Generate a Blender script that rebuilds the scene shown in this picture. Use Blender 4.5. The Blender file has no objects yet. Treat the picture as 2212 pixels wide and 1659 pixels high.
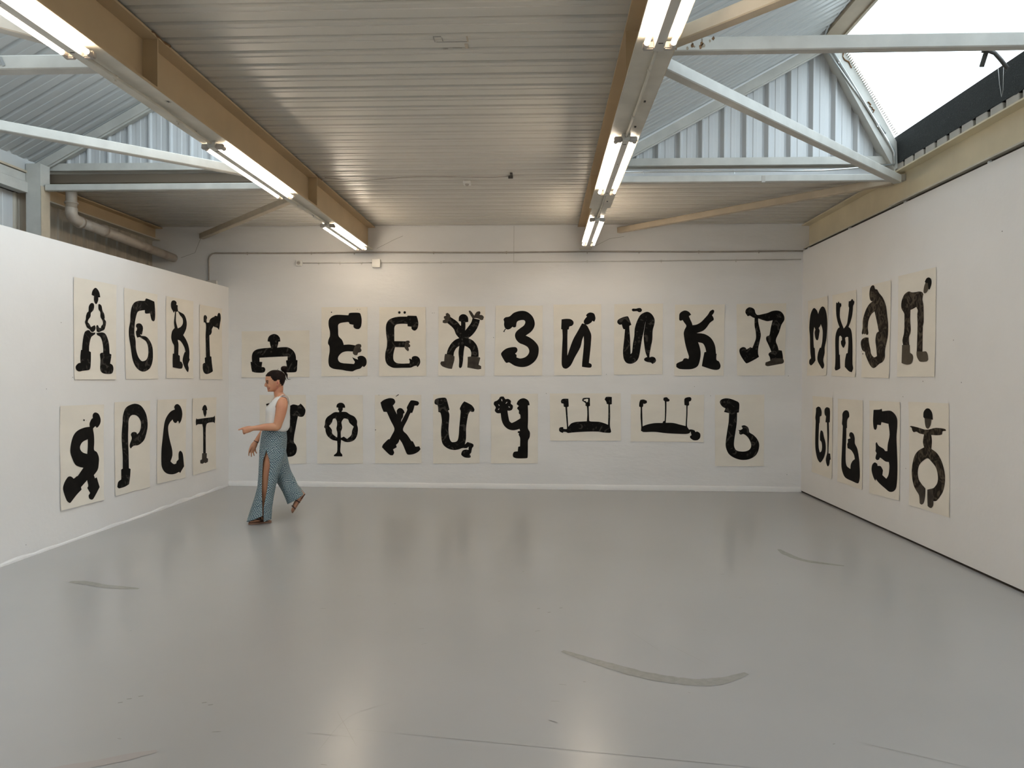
import bpy, bmesh, math, random
from mathutils import Vector, Matrix, noise
from mathutils.geometry import tessellate_polygon
random.seed(7)
C = bpy.context.scene.collection
PI = math.pi
# ---------------------------------------------------------------- room constants (metres)
D, XL, XR = 9.716, -4.375, 3.490          # back wall, left partition face, right partition face
ZL, ZR, ZC = 2.766, 3.248, 3.610          # top of left partition, top of right partition, deck soffit
YB = -4.0                                 # wall behind the viewer
ZB = 3.275                                # underside of the steel beams
BEAM_X = (-5.42, -2.42, 0.575, 3.575)
# ---------------------------------------------------------------- camera
cam = bpy.data.cameras.new('camera'); cam_o = bpy.data.objects.new('camera', cam); C.objects.link(cam_o)
cam.sensor_fit = 'HORIZONTAL'; cam.sensor_width = 36.0; cam.lens = 36.0*1531.965/2212.0
cam.clip_start = 0.05; cam.clip_end = 300
yaw, pitch, roll = 0.042973, -0.014439, 0.0040541
fw = Vector((-math.sin(yaw)*math.cos(pitch), math.cos(yaw)*math.cos(pitch), math.sin(pitch)))
rt = Vector((math.cos(yaw), math.sin(yaw), 0)); up = rt.cross(fw)
r2 = rt*math.cos(roll)+up*math.sin(roll); u2 = up*math.cos(roll)-rt*math.sin(roll)
M = Matrix((r2, u2, -fw)).transposed().to_4x4(); M.translation = Vector((0, 0, 1.58))
cam_o.matrix_world = M
bpy.context.scene.camera = cam_o
# ---------------------------------------------------------------- sky light and exposure
SKY_STRENGTH, EXPOSURE, TUBE = 4.0, 0.50, 29.0
w = bpy.data.worlds.new('overcast_sky'); bpy.context.scene.world = w; w.use_nodes = True
nt = w.node_tree; nt.nodes.clear()
wo = nt.nodes.new('ShaderNodeOutputWorld'); bg = nt.nodes.new('ShaderNodeBackground')
bg.inputs['Strength'].default_value = SKY_STRENGTH
tc = nt.nodes.new('ShaderNodeTexCoord'); sp = nt.nodes.new('ShaderNodeSeparateXYZ'); cr = nt.nodes.new('ShaderNodeValToRGB')
nt.links.new(tc.outputs['Generated'], sp.inputs[0]); nt.links.new(sp.outputs['Z'], cr.inputs[0]); nt.links.new(cr.outputs[0], bg.inputs['Color'])
cr.color_ramp.elements[0].position = 0.0; cr.color_ramp.elements[0].color = (0.30, 0.33, 0.34, 1)
cr.color_ramp.elements[1].position = 0.03; cr.color_ramp.elements[1].color = (0.81, 0.92, 1.0, 1)
nt.links.new(bg.outputs[0], wo.inputs[0])
vs = bpy.context.scene.view_settings
bpy.context.scene.display_settings.display_device = 'sRGB'
vs.view_transform = 'Standard'; vs.look = 'None'; vs.gamma = 1.0; vs.use_curve_mapping = False; vs.exposure = EXPOSURE
cy = bpy.context.scene.cycles
cy.max_bounces = 10; cy.diffuse_bounces = 6; cy.glossy_bounces = 4; cy.transparent_max_bounces = 10
cy.use_denoising = True; cy.sample_clamp_indirect = 6.0; cy.caustics_reflective = False; cy.caustics_refractive = False

# ---------------------------------------------------------------- materials
def mat(name, col, rough=0.6, metal=0.0, spec=0.5, var=0.0, vscale=3.0, bump=0.0, bscale=40.0, col2=None, stretch=None, streak=0.0, emit=None, estr=0.0, sss=0.0, detail=4.0, rvar=0.0, ramp=(0.35, 0.65), dist=0.0):
    m = bpy.data.materials.new(name); m.use_nodes = True
    n = m.node_tree; b = n.nodes['Principled BSDF']
    b.inputs['Base Color'].default_value = (*col, 1); b.inputs['Roughness'].default_value = rough
    b.inputs['Metallic'].default_value = metal; b.inputs['Specular IOR Level'].default_value = spec
    if emit: b.inputs['Emission Color'].default_value = (*emit, 1); b.inputs['Emission Strength'].default_value = estr
    if sss: b.inputs['Subsurface Weight'].default_value = sss; b.inputs['Subsurface Scale'].default_value = 0.01
    if var or bump or rvar:
        t = n.nodes.new('ShaderNodeTexCoord'); mp = n.nodes.new('ShaderNodeMapping')
        n.links.new(t.outputs['Object'], mp.inputs[0])
        if stretch: mp.inputs['Scale'].default_value = stretch
        if var or rvar:
            ns = n.nodes.new('ShaderNodeTexNoise'); ns.inputs['Scale'].default_value = vscale; ns.inputs['Detail'].default_value = detail; ns.inputs['Distortion'].default_value = dist
            n.links.new(mp.outputs[0], ns.inputs['Vector'])
            rp = n.nodes.new('ShaderNodeMapRange'); rp.inputs[1].default_value = ramp[0]; rp.inputs[2].default_value = ramp[1]
            n.links.new(ns.outputs['Fac'], rp.inputs[0])
        if var:
            mx = n.nodes.new('ShaderNodeMix'); mx.data_type = 'RGBA'
            c2 = col2 or tuple(c*(1-var) for c in col)
            mx.inputs[6].default_value = (*col, 1); mx.inputs[7].default_value = (*c2, 1)
            n.links.new(rp.outputs[0], mx.inputs[0]); n.links.new(mx.outputs[2], b.inputs['Base Color'])
        if rvar:
            m2 = n.nodes.new('ShaderNodeMapRange'); m2.inputs[3].default_value = rough-rvar; m2.inputs[4].default_value = rough+rvar
            n.links.new(ns.outputs['Fac'], m2.inputs[0]); m2.inputs[1].default_value = .3; m2.inputs[2].default_value = .7
            n.links.new(m2.outputs[0], b.inputs['Roughness'])
        if bump:
            n2 = n.nodes.new('ShaderNodeTexNoise'); n2.inputs['Scale'].default_value = bscale; n2.inputs['Detail'].default_value = 3
            n.links.new(mp.outputs[0], n2.inputs['Vector'])
            bp = n.nodes.new('ShaderNodeBump'); bp.inputs['Strength'].default_value = bump; bp.inputs['Distance'].default_value = 0.01
            n.links.new(n2.outputs['Fac'], bp.inputs['Height']); n.links.new(bp.outputs[0], b.inputs['Normal'])
    return m
MT = {}
MT['wall'] = mat('white_wall_paint', (0.79, 0.782, 0.775), 0.62, var=0.04, vscale=1.3, bump=0.12, bscale=22, spec=0.35)
MT['wall_back'] = mat('white_painted_masonry', (0.79, 0.782, 0.775), 0.6, var=0.05, vscale=1.1, bump=0.28, bscale=9, stretch=(1, 1, 2.6), spec=0.35)
MT['floor'] = mat('grey_floor_paint', (0.365, 0.355, 0.352), 0.235, var=0.05, vscale=0.9, bump=0.02, bscale=4, rvar=0.03, spec=0.5, detail=6)
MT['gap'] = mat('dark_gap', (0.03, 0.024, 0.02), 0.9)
MT['beam'] = mat('ochre_beam_paint', (0.55, 0.42, 0.26), 0.5, var=0.12, vscale=2.2, bump=0.05, bscale=14)
MT['beam_r'] = mat('olive_beam_paint', (0.70, 0.62, 0.45), 0.5, var=0.12, vscale=2.2, bump=0.05, bscale=14)
MT['flange'] = mat('pale_flange_paint', (0.62, 0.58, 0.49), 0.42, var=0.16, vscale=5, bump=0.12, bscale=18)
MT['tie'] = mat('chalky_cream_paint', (0.52, 0.51, 0.47), 0.5, var=0.14, vscale=6, bump=0.08, bscale=25)
MT['tie_tan'] = mat('tan_steel_paint', (0.52, 0.44, 0.33), 0.5, var=0.14, vscale=6, bump=0.08, bscale=25)
MT['deck'] = mat('beige_deck_paint', (0.57, 0.545, 0.485), 0.32, var=0.08, vscale=1.4, stretch=(0.3, 3, 1), bump=0.03, bscale=10)
MT['roof'] = mat('pale_galvanised_sheet', (0.48, 0.49, 0.485), 0.45, var=0.05, vscale=1.2)
MT['clad'] = mat('pale_grey_cladding', (0.55, 0.56, 0.565), 0.42, var=0.06, vscale=2, stretch=(6, 6, .6))
MT['clad_dim'] = mat('dim_lit_cladding', (0.50, 0.45, 0.37), 0.5, var=0.22, vscale=1.6, stretch=(4, 6, .7))  # same cladding past the post, its dimmer, browner light put into the colour
MT['galv'] = mat('galvanised_conduit', (0.6, 0.62, 0.62), 0.3, metal=0.7)
MT['pipe_paint'] = mat('painted_conduit', (0.42, 0.38, 0.33), 0.45, var=0.2, vscale=12)
MT['pipe_white'] = mat('white_conduit', (0.68, 0.66, 0.62), 0.45, var=0.1, vscale=9)
MT['drain'] = mat('stained_drain_pipe', (0.50, 0.44, 0.37), 0.4, var=0.45, vscale=5, col2=(0.30, 0.22, 0.16), ramp=(.5, .75))
MT['felt'] = mat('black_mineral_felt', (0.018, 0.022, 0.022), 0.85, var=0.5, vscale=240, col2=(0.16, 0.17, 0.165), ramp=(.6, .75), bump=0.5, bscale=150, detail=2)
MT['block'] = mat('pale_foam_block', (0.46, 0.43, 0.39), 0.7, var=0.15, vscale=6)
MT['rust'] = mat('rust', (0.24, 0.13, 0.06), 0.9, var=0.5, vscale=40)
MT['housing'] = mat('cream_batten_enamel', (0.55, 0.53, 0.48), 0.35)
MT['holder'] = mat('grey_lamp_holder', (0.42, 0.38, 0.34), 0.5)
MT['brown'] = mat('gap_shadow_brown', (0.13, 0.10, 0.07), 0.7)  # shadow between left sill and tie bar, put into the colour
MT['scar'] = mat('worn_paint_scar', (0.34, 0.28, 0.21), 0.7, var=.4, vscale=60)
MT['dark'] = mat('dark_fitting', (0.05, 0.045, 0.04), 0.6)
MT['plastic'] = mat('white_plastic', (0.72, 0.71, 0.67), 0.4)
MT['tube'] = mat('lit_fluorescent_tube', (0.9, 0.9, 0.9), 0.4, emit=(1.0, 0.84, 0.66), estr=TUBE)
MT['paper'] = mat('cream_paper', (0.80, 0.755, 0.675), 0.8, var=0.055, vscale=2.6, bump=0.22, bscale=7, stretch=(1, 1, 2.2), spec=0.2)
MT['ink'] = mat('solid_black_ink', (0.0052, 0.0048, 0.0044), 0.75, var=0.4, vscale=6, col2=(0.010, 0.0085, 0.0075), spec=0.12, dist=1.2)
MT['inkM'] = mat('mottled_black_ink', (0.0055, 0.005, 0.0045), 0.75, var=0.5, vscale=8, col2=(0.042, 0.038, 0.033), ramp=(.55, .63), spec=0.12, detail=2, dist=2.2)
MT['inkB'] = mat('brown_mottled_ink', (0.016, 0.012, 0.009), 0.75, var=0.5, vscale=11, col2=(0.085, 0.068, 0.05), ramp=(.46, .62), spec=0.12, detail=3, dist=1.8)
MT['wash'] = mat('thin_brown_wash', (0.036, 0.029, 0.023), 0.75, var=0.3, vscale=9, col2=(0.072, 0.06, 0.047), spec=0.22)
MT['wash2'] = mat('pale_brown_wash', (0.085, 0.07, 0.052), 0.8, var=0.3, vscale=9, col2=(0.105, 0.088, 0.066), spec=0.12)
MT['scuff'] = mat('tape_residue', (0.29, 0.277, 0.26), 0.24, var=0.12, vscale=30)
MT['scratch'] = mat('pale_scratch', (0.32, 0.31, 0.30), 0.2)
MT['smear'] = mat('dark_floor_smear', (0.24, 0.23, 0.22), 0.24)
MT['red'] = mat('faint_red_mark', (0.35, 0.315, 0.305), 0.18)
# glass / translucent glazing
gm = bpy.data.materials.new('clear_polycarbonate'); gm.use_nodes = True; MT['glass'] = gm
n = gm.node_tree; n.nodes.remove(n.nodes['Principled BSDF']); o_ = n.nodes['Material Output']
tr = n.nodes.new('ShaderNodeBsdfTransparent'); tr.inputs[0].default_value = (0.93, 0.97, 0.98, 1)
gl = n.nodes.new('ShaderNodeBsdfGlossy'); gl.inputs['Roughness'].default_value = 0.05
fr = n.nodes.new('ShaderNodeFresnel'); fr.inputs[0].default_value = 1.35
mx = n.nodes.new('ShaderNodeMixShader'); n.links.new(fr.outputs[0], mx.inputs[0]); n.links.new(tr.outputs[0], mx.inputs[1]); n.links.new(gl.outputs[0], mx.inputs[2]); n.links.new(mx.outputs[0], o_.inputs[0])

# ---------------------------------------------------------------- helpers
def link(o, parent=None):
    C.objects.link(o)
    if parent is not None: o.parent = parent
    return o
def obj(name, bm, material, parent=None, smooth=False):
    me = bpy.data.meshes.new(name); bmesh.ops.recalc_face_normals(bm, faces=bm.faces[:])
    bm.to_mesh(me); bm.free()
    for m_ in (material if isinstance(material, (list, tuple)) else [material]): me.materials.append(m_)
    if smooth:
        for p_ in me.polygons: p_.use_smooth = True
    return link(bpy.data.objects.new(name, me), parent)
def empty(name, loc=(0, 0, 0)):
    o = bpy.data.objects.new(name, None); o.location = loc; o.empty_display_size = 0.1; C.objects.link(o); return o
def tag(o, label, cat, group=None):
    o['label'] = label; o['category'] = cat
    if group: o['group'] = group
    return o
def struct(o): o['kind'] = 'structure'; return o
def box(bm, x0, x1, y0, y1, z0, z1):
    vs_ = [bm.verts.new((x, y, z)) for x in (x0, x1) for y in (y0, y1) for z in (z0, z1)]
    for f in ((0, 1, 3, 2), (4, 6, 7, 5), (0, 4, 5, 1), (2, 3, 7, 6), (0, 2, 6, 4), (1, 5, 7, 3)): bm.faces.new([vs_[i] for i in f])
def bbox(name, mt, parent, *a, bev=0.0):
    bm = bmesh.new(); box(bm, *a)
    if bev: bmesh.ops.bevel(bm, geom=bm.edges[:], offset=bev, segments=2, affect='EDGES', profile=0.5)
    return obj(name, bm, mt, parent)
def bar(bm, p, q, wd, ht, upv=Vector((0, 0, 1))):
    """box section running from p to q"""
    p, q = Vector(p), Vector(q); d = (q-p).normalized(); s = d.cross(upv).normalized(); u = s.cross(d)
    vs_ = [bm.verts.new(e+s*a*wd/2+u*b*ht/2) for e in (p, q) for a, b in ((-1, -1), (1, -1), (1, 1), (-1, 1))]
    bm.faces.new(vs_[3::-1]); bm.faces.new(vs_[4:])
    for i in range(4): j = (i+1) % 4; bm.faces.new((vs_[i], vs_[j], vs_[4+j], vs_[4+i]))
def tube(bm, pts, r, seg=8, caps=True):
    pts = [Vector(p) for p in pts]; rs = r if isinstance(r, (list, tuple)) else [r]*len(pts)
    prev = None; ref = None
    for i, p in enumerate(pts):
        t = (pts[min(i+1, len(pts)-1)]-pts[max(i-1, 0)]).normalized()
        if ref is None: ref = t.orthogonal().normalized()
        ref = (ref-t*ref.dot(t)).normalized(); b = t.cross(ref)
        ring = [bm.verts.new(p+(ref*math.cos(a)+b*math.sin(a))*rs[i]) for a in (2*PI*k/seg for k in range(seg))]
        if prev:
            for k in range(seg): bm.faces.new((prev[k], prev[(k+1) % seg], ring[(k+1) % seg], ring[k]))
        elif caps: bm.faces.new(ring[::-1])
        prev = ring
    if caps: bm.faces.new(prev)
def catmull(pts, n=6):
    P = [Vector(p) for p in pts]; out = []
    for i in range(len(P)-1):
        a, b, c, d = P[max(i-1, 0)], P[i], P[i+1], P[min(i+2, len(P)-1)]
        for k in range(n):
            t = k/n; out.append(0.5*((2*b)+(c-a)*t+(2*a-5*b+4*c-d)*t*t+(3*b-a-3*c+d)*t*t*t))
    out.append(P[-1]); return out

# ================================================================ SETTING
f_ = struct(bbox('floor', MT['floor'], None, -5.6, 3.75, YB-.1, D+.15, -0.12, 0.0))
def ribbon(name, pts, wd, mt, z=0.0012, taper=True):
    P = catmull([(x, y, 0) for x, y in pts], 8); bm = bmesh.new(); pr = None; n_ = len(P)
    for i, p in enumerate(P):
        t = (P[min(i+1, n_-1)]-P[max(i-1, 0)]).normalized(); s = Vector((-t.y, t.x, 0))
        e = 1.0 if not taper else (0.35+0.65*min(1, 4*min(i, n_-1-i)/(n_-1)))
        h = wd*e*(0.9+0.2*random.random())/2
        cur = [bm.verts.new((p.x+s.x*h, p.y+s.y*h, z)), bm.verts.new((p.x-s.x*h, p.y-s.y*h, z))]
        if pr: bm.faces.new((pr[0], cur[0], cur[1], pr[1]))
        pr = cur
    o = obj(name, bm, mt, f_); return o
ribbon('tape_mark', [(0.12, 4.03), (0.34, 3.86), (0.56, 3.72), (0.785, 3.655), (0.94, 3.685), (1.087, 3.78)], .085, MT['scuff'])
ribbon('tape_mark', [(-3.55, 5.17), (-3.417, 5.15), (-3.2, 5.07), (-2.935, 5.03)], .07, MT['scuff'])
ribbon('tape_mark', [(2.144, 6.5), (2.16, 6.3), (2.25, 6.1), (2.50, 5.96)], .07, MT['scuff'])
ribbon('red_mark', [(-2.05, 2.66), (-1.832, 2.745), (-1.599, 2.87)], .06, MT['red'])
for a in ([(-.95, 3.25), (-.78, 2.95)], [(-1.02, 3.05), (-.80, 3.02)], [(0.55, 4.35), (0.68, 4.05)], [(1.35, 3.1), (1.75, 2.9)], [(2.2, 5.5), (2.45, 5.3)], [(-.9, 3.1), (1.0, 2.85)], [(-.93, 2.9), (-.88, 3.2), (-.72, 3.35)], [(0.75, 4.15), (.9, 3.9)], [(-1.7, 4.3), (-1.55, 4.4)]):
    ribbon('scratch', a, .0028, MT['scratch'])
for i in range(26):
    x = random.uniform(-2.6, 2.2); y = random.uniform(2.8, 6.0)
    an = random.uniform(-.5, .5); L = random.uniform(.01, .05)
    ribbon('scuff_fleck', [(x, y), (x+L*math.cos(an), y+L*math.sin(an))], random.uniform(.002, .005), MT['smear'])
for x, y in ((-.03, 4.75), (.04, 4.68), (.12, 4.77), (-2.0, 3.32), (-1.96, 3.35), (-1.62, 3.3), (-1.58, 3.28), (-2.02, 3.28)):
    ribbon('scuff_fleck', [(x, y), (x+.022, y+.008)], .008, MT['smear'])

wb = struct(bbox('wall_back', MT['wall_back'], None, -5.6, 3.75, D, D+.15, 0, 3.72))
# plaster cracks in the back wall
for pts in ([(-2.29, 3.30), (-2.15, 3.37), (-2.05, 3.42), (-1.93, 3.47)], [(.72, 3.33), (.9, 3.42), (1.1, 3.45)], [(-5.05, 3.18), (-4.85, 3.25), (-4.78, 3.42), (-4.72, 3.55)], [(-.4, 3.1), (-.4, 3.6)]):
    bm = bmesh.new(); tube(bm, [(x, D-.0005, z) for x, z in pts], .0022, 4); obj('crack', bm, MT['scuff'], wb)
def skirting():
    bm = bmesh.new(); n_ = 90; pr = None
    for i in range(n_+1):
        x = XL+(XR-XL)*i/n_; j = noise.noise(Vector((x*2.3, 0, 0)))*.006; h = .068+noise.noise(Vector((x*1.7, 3, 0)))*.006
        cur = [bm.verts.new(v) for v in ((x, D-.016-j, 0), (x, D-.014-j, h-.008), (x, D-.004, h), (x, D, h+.001))]
        if pr:
            for k in range(3): bm.faces.new((pr[k], cur[k], cur[k+1], pr[k+1]))
        pr = cur
    return bm
struct(obj('baseboard_back', skirting(), MT['wall_back'], None, True))
wl = struct(bbox('wall_left', MT['wall'], None, XL-.10, XL, YB, D, 0.0, ZL))
# rough plaster run at the foot of the left partition
def rough_foot():
    bm = bmesh.new(); n_ = 220; pr = None
    for i in range(n_+1):
        y = YB+(D-YB)*i/n_; a = .007+abs(noise.noise(Vector((y*3.1, 7, 0))))*.016; h = .022+abs(noise.noise(Vector((y*2.2, 1, 0))))*.045
        cur = [bm.verts.new(v) for v in ((XL+a, y, 0), (XL+a*.8, y, h*.5), (XL+.001, y, h))]
        if pr:
            for k in range(2): bm.faces.new((pr[k], pr[k+1], cur[k+1], cur[k]))
        pr = cur
    return bm
struct(obj('baseboard_left', rough_foot(), MT['wall'], None, False))
wr = struct(bbox('wall_right', MT['wall'], None, XR, XR+.10, YB, D, 0.022, ZR))
struct(bbox('trim_1', MT['gap'], None, XR+.012, XR+.09, YB, D, 0.0, 0.022))
struct(bbox('wall_outer', MT['wall'], None, 3.60, 3.75, YB, D, 0, ZR))
struct(bbox('wall_rear', MT['wall'], None, -5.6, 3.75, YB-.15, YB, 0, 3.72))

# --- corrugated steel deck, laid in sheets of four ribs
PITCH = .1886; RIB0 = 3.86
def deck_profile(n_ribs):
    pts = []                                     # (run, height)
    for k in range(n_ribs):
        y = k*PITCH
        pts += [(y, .0), (y+.003, .034), (y+.018, .034), (y+.040, .0), (y+.0745, .0), (y+.0775, .004), (y+.094, .004), (y+.097, .0)]
    pts.append((n_ribs*PITCH, 0)); return pts
def deck_mesh(name, n_ribs, L, mt):
    bm = bmesh.new(); pr = None
    for y, z in deck_profile(n_ribs):
        cur = [bm.verts.new((0, y, z)), bm.verts.new((L, y, z))]
        if pr: bm.faces.new((pr[0], cur[0], cur[1], pr[1]))
        pr = cur
    me = bpy.data.meshes.new(name); bm.to_mesh(me); bm.free(); me.materials.append(mt); return me
ceil = struct(empty('ceiling', (0, 0, ZC)))
struct(bbox('ceiling_backing', MT['deck'], None, -2.42, .575, YB, D+.15, ZC+.045, ZC+.11))
struct(bbox('ceiling_backing', MT['deck'], None, .575, 3.75, 7.38, D+.15, ZC+.045, ZC+.11))
struct(bbox('ceiling_backing', MT['deck'], None, -5.6, -2.42, 7.38, D+.15, ZC+.045, ZC+.11))
def lay(x0, x1, y0, y1, mt=MT['deck']):
    n4 = 4*PITCH; me = deck_mesh('deck_sheet', 4, x1-x0, mt)
    y = RIB0 + math.ceil((y0-RIB0)/n4)*n4
    if y > y0+.01:
        k = max(1, round((y-y0)/PITCH)); m2_ = deck_mesh('deck_sheet', k, x1-x0, mt)
        o = link(bpy.data.objects.new('deck_sheet', m2_), ceil); o.location = (x0, y-k*PITCH, random.uniform(0, .001))
    while y < y1-.02:
        k = min(4, max(1, math.ceil((y1-y)/PITCH)))
        o = link(bpy.data.objects.new('deck_sheet', me if k == 4 else deck_mesh('deck_sheet', k, x1-x0, mt)), ceil)
        o.location = (x0, y, random.uniform(0.0, .0015)); y += n4
lay(-2.42, .575, -3.9, D-.01); lay(.575, 3.62, 7.38, D-.01); lay(-5.5, -2.42, 7.38, D-.01)

# --- saw-tooth rooflights over both outer bays
Y0R, Y1R = YB, 7.33
SL = .545; AX = 2.255                       # slope of the tin side, ridge offset from beam centre
def rooflight(idx, bx):
    ox = bx+.11; zf = 3.67
    zr = zf+.13+SL*(AX-.11)                    # underside of the tin at the ridge
    # tin slope: ribs run up the slope
    ang = math.atan(SL); L = (AX-.06)/math.cos(ang)
    cl = struct(empty('ceiling_slope', (ox-.05, 0, zf+.10)))
    pit = .235
    def prof(n_):
        r = []
        for k in range(n_):
            y = k*pit; r += [(y, 0), (y+.016, .028), (y+.044, .028), (y+.060, 0), (y+.112, 0), (y+.116, .005), (y+.150, .005), (y+.154, 0)]
        return r+[(n_*pit, 0)]
    bm = bmesh.new(); pr = None
    for y, z in prof(4):
        cur = [bm.verts.new((0, y, z)), bm.verts.new((L, y, z))]
        if pr: bm.faces.new((pr[0], cur[0], cur[1], pr[1]))
        pr = cur
    me = bpy.data.meshes.new('roof_sheet'); bm.to_mesh(me); bm.free(); me.materials.append(MT['roof'])
    y = Y1R+.02-4*pit
    while y > Y0R-.6:
        o = link(bpy.data.objects.new('roof_sheet', me), cl); o.location = (0, y, random.uniform(0, .0015)); o.rotation_euler = (0, -ang, 0); y -= 4*pit
    bm = bmesh.new(); box(bm, 0, L, Y0R-.1, Y1R+.03, .032, .07); o = obj('roof_backing', bm, MT['roof'], cl); o.rotation_euler = (0, -ang, 0)
    # ridge member and its flashing
    rx = bx+AX; zt = zf+.10+SL*(AX-.05)
    wn = struct(empty('window_%d' % idx, (rx, 0, zt)))
    bm = bmesh.new(); box(bm, -.09, .07, Y0R, Y1R, -.085, .03); o = obj('ridge_box', bm, MT['tie_tan'], wn)
    bm = bmesh.new(); box(bm, .072, .10, Y0R, Y1R, -.10, -.055); obj('glazing_bar', bm, MT['tie_tan'], wn)
    # glazing: panes down the steep side on thin bars
    gx0, gz0 = .085, -.03; gx1, gz1 = (bx+3.0-.075)-rx, 3.965-zt
    d = Vector((gx1-gx0, 0, gz1-gz0)); nrm = Vector((-d.z, 0, d.x)).normalized()
    if nrm.x < 0: nrm = -nrm
    y = Y1R; me = None
    while y > Y0R+.3:
        if me is None:
            bm = bmesh.new(); a = Vector((gx0, 0, gz0)); b = Vector((gx1, 0, gz1)); W = 1.045
            q = [bm.verts.new(v) for v in (a, b, b-Vector((0, W, 0)), a-Vector((0, W, 0)))]
            q2 = [bm.verts.new(v.co+nrm*.012) for v in q]
            bm.faces.new(q); 
            me = bpy.data.meshes.new('pane'); bm.to_mesh(me); bm.free(); me.materials.append(MT['glass'])
        o = link(bpy.data.objects.new('pane', me), wn); o.location = (0, y, 0); y -= 1.05
    # saw-edged closure foam along the gable edge of the glazing
    bm = bmesh.new()
    for k in range(48):
        t = (k+.5)/48; c = Vector((gx0, Y1R-.085, gz0))+d*t-nrm*.006
        bar(bm, c, c-Vector((0, .050+.008*(k % 2), 0)), .009, .008, upv=nrm)
    o = obj('edge_comb', bm, MT['tie_tan'], wn); o['kind'] = 'stuff'
    # felt upstand at the foot of the glazing, foam blocks under it
    fx = (bx+3.0-.075)
    bm = bmesh.new(); n_ = 160; pr = None
    for i in range(n_+1):
        yy = Y1R-.02+(Y0R-Y1R)*i/n_; ph = (yy % PITCH)/PITCH
        zb_ = 3.675+.012*math.sin(PI*ph)
        cur = [bm.verts.new(v) for v in ((fx+.016, yy, zb_), (fx+.004, yy, 3.955), (fx+.03, yy, 3.968), (fx+.06, yy, 3.955))]
        if pr:
            for k in range(3): bm.faces.new((pr[k], pr[k+1], cur[k+1], cur[k]))
        pr = cur
    up_ = obj('felt_upstand', bm, MT['felt'], wn); up_.matrix_parent_inverse = Matrix.Translation((-rx, 0, -zt))
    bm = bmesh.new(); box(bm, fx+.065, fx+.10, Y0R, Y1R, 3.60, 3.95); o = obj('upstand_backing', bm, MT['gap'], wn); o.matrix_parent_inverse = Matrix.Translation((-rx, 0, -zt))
    bm = bmesh.new(); box(bm, 0, .05, .0, .150, 0, .078); bmesh.ops.bevel(bm, geom=[e for e in bm.edges if abs(e.verts[0].co.y-e.verts[1].co.y) < 1e-5], offset=.006, affect='EDGES')
    me = bpy.data.meshes.new('foam_block'); bm.to_mesh(me); bm.free(); me.materials.append(MT['block'])
    y = Y1R-.19
    while y > Y0R+.2:
        o = link(bpy.data.objects.new('foam_block', me), wn); o.matrix_parent_inverse = Matrix.Translation((-rx, 0, -zt))
        o.location = (fx+.012+random.uniform(0, .006), y, 3.602); y -= PITCH
    # gable end wall: cladding pans, sill channel, two rafters
    gw = struct(empty('wall_gable_%s' % ('left' if idx == 1 else 'right'), (bx, Y1R, 3.69)))
    pan = .222; x = .14
    gxr = lambda z_: None
    def top(xx):                                # gable outline height above beam centre-line origin
        a = zf+.10+SL*(xx-.11)
        s = (zt-.05-3.70)/(3.0-.02-AX); b = 3.70+(3.0-.02-xx)*s
        return min(a, b)
    while x < 2.98:
        bm = bmesh.new(); xs = [0, .010, .026, .036, .082, .086, .132, .136, .176, .190, .206, pan]
        ys = [.0, -.022, -.022, 0.004, 0.004, 0, 0, .004, .004, .030, .030, 0]
        lo, hi = [], []
        for dx, dy in zip(xs, ys):
            xx = min(x+dx, 2.975); lo.append(bm.verts.new((xx, dy+.03, .075))); hi.append(bm.verts.new((xx, dy+.03, max(top(xx)-3.69, .08))))
        for k in range(len(xs)-1): 
            if lo[k+1].co.x-lo[k].co.x > 1e-4: bm.faces.new((lo[k], lo[k+1], hi[k+1], hi[k]))
        obj('cladding_panel', bm, MT['clad'], gw); x += pan
    bm = bmesh.new(); box(bm, .12, 2.93, .075, .10, .05, 1.3)
    for v in bm.verts:
        if v.co.z > 1: v.co.z = max(top(v.co.x)-3.69, .1)
    bm.free()
    bm = bmesh.new(); pts = [(.12, .0), (2.95, .0), (2.95, top(2.95)-3.69), (AX, top(AX)-3.69+.02), (.12, top(.12)-3.69)]
    v_ = [bm.verts.new((x_, .078, z_)) for x_, z_ in pts]; bm.faces.new(v_); obj('gable_backing', bm, MT['clad'], gw)
    bm = bmesh.new(); box(bm, .16, 2.86, -.03, .02, .012, .088); obj('sill_channel', bm, MT['tie'], gw)
    bm = bmesh.new(); box(bm, .12, 2.9, .02, .05, -.105, -.012); obj('edge_channel', bm, MT['clad'] if idx == 2 else MT['brown'], gw)  # left bay: painted dark to stand in for the shadowed gap
    bm = bmesh.new()
    bar(bm, (.11, -.03, zf-3.69+.055), (AX+.04, -.03, zf-3.69+.055+SL*(AX-.07)), .10, .085, upv=Vector((0, 0, 1)))
    obj('rafter', bm, MT['tie'], gw)
    bm = bmesh.new(); bar(bm, (.11, -.055, zf-3.69-.0), (AX+.0, -.055, zf-3.69-.0+SL*(AX-.11)), .012, .02); obj('rafter_lip', bm, MT['tie'], gw)
    bm = bmesh.new(); bar(bm, (AX+.015, -.02, zt-3.69-.03), (2.978, -.02, 3.66-3.69), .14, .15); obj('glazing_rafter', bm, MT['tie'], gw)
    for t0, t1 in ((.10, .26), (.52, .60)):
        bm = bmesh.new(); a = Vector((AX+.05, -.094, zt-3.69-.005)); b = Vector((3.0, -.094, 3.69-3.69)); dd = b-a
        P = [a+dd*(t0+(t1-t0)*i/7)+Vector((random.uniform(-.028, .0), 0, random.uniform(-.01, .01))) for i in range(8)]
        tube(bm, P, [.004+.006*random.random() for _ in P], 5); obj('rust_patch', bm, MT['rust'], gw)
    return wn, gw, zt
W1 = rooflight(1, BEAM_X[1]-3.0); W2 = rooflight(2, BEAM_X[2])

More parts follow.
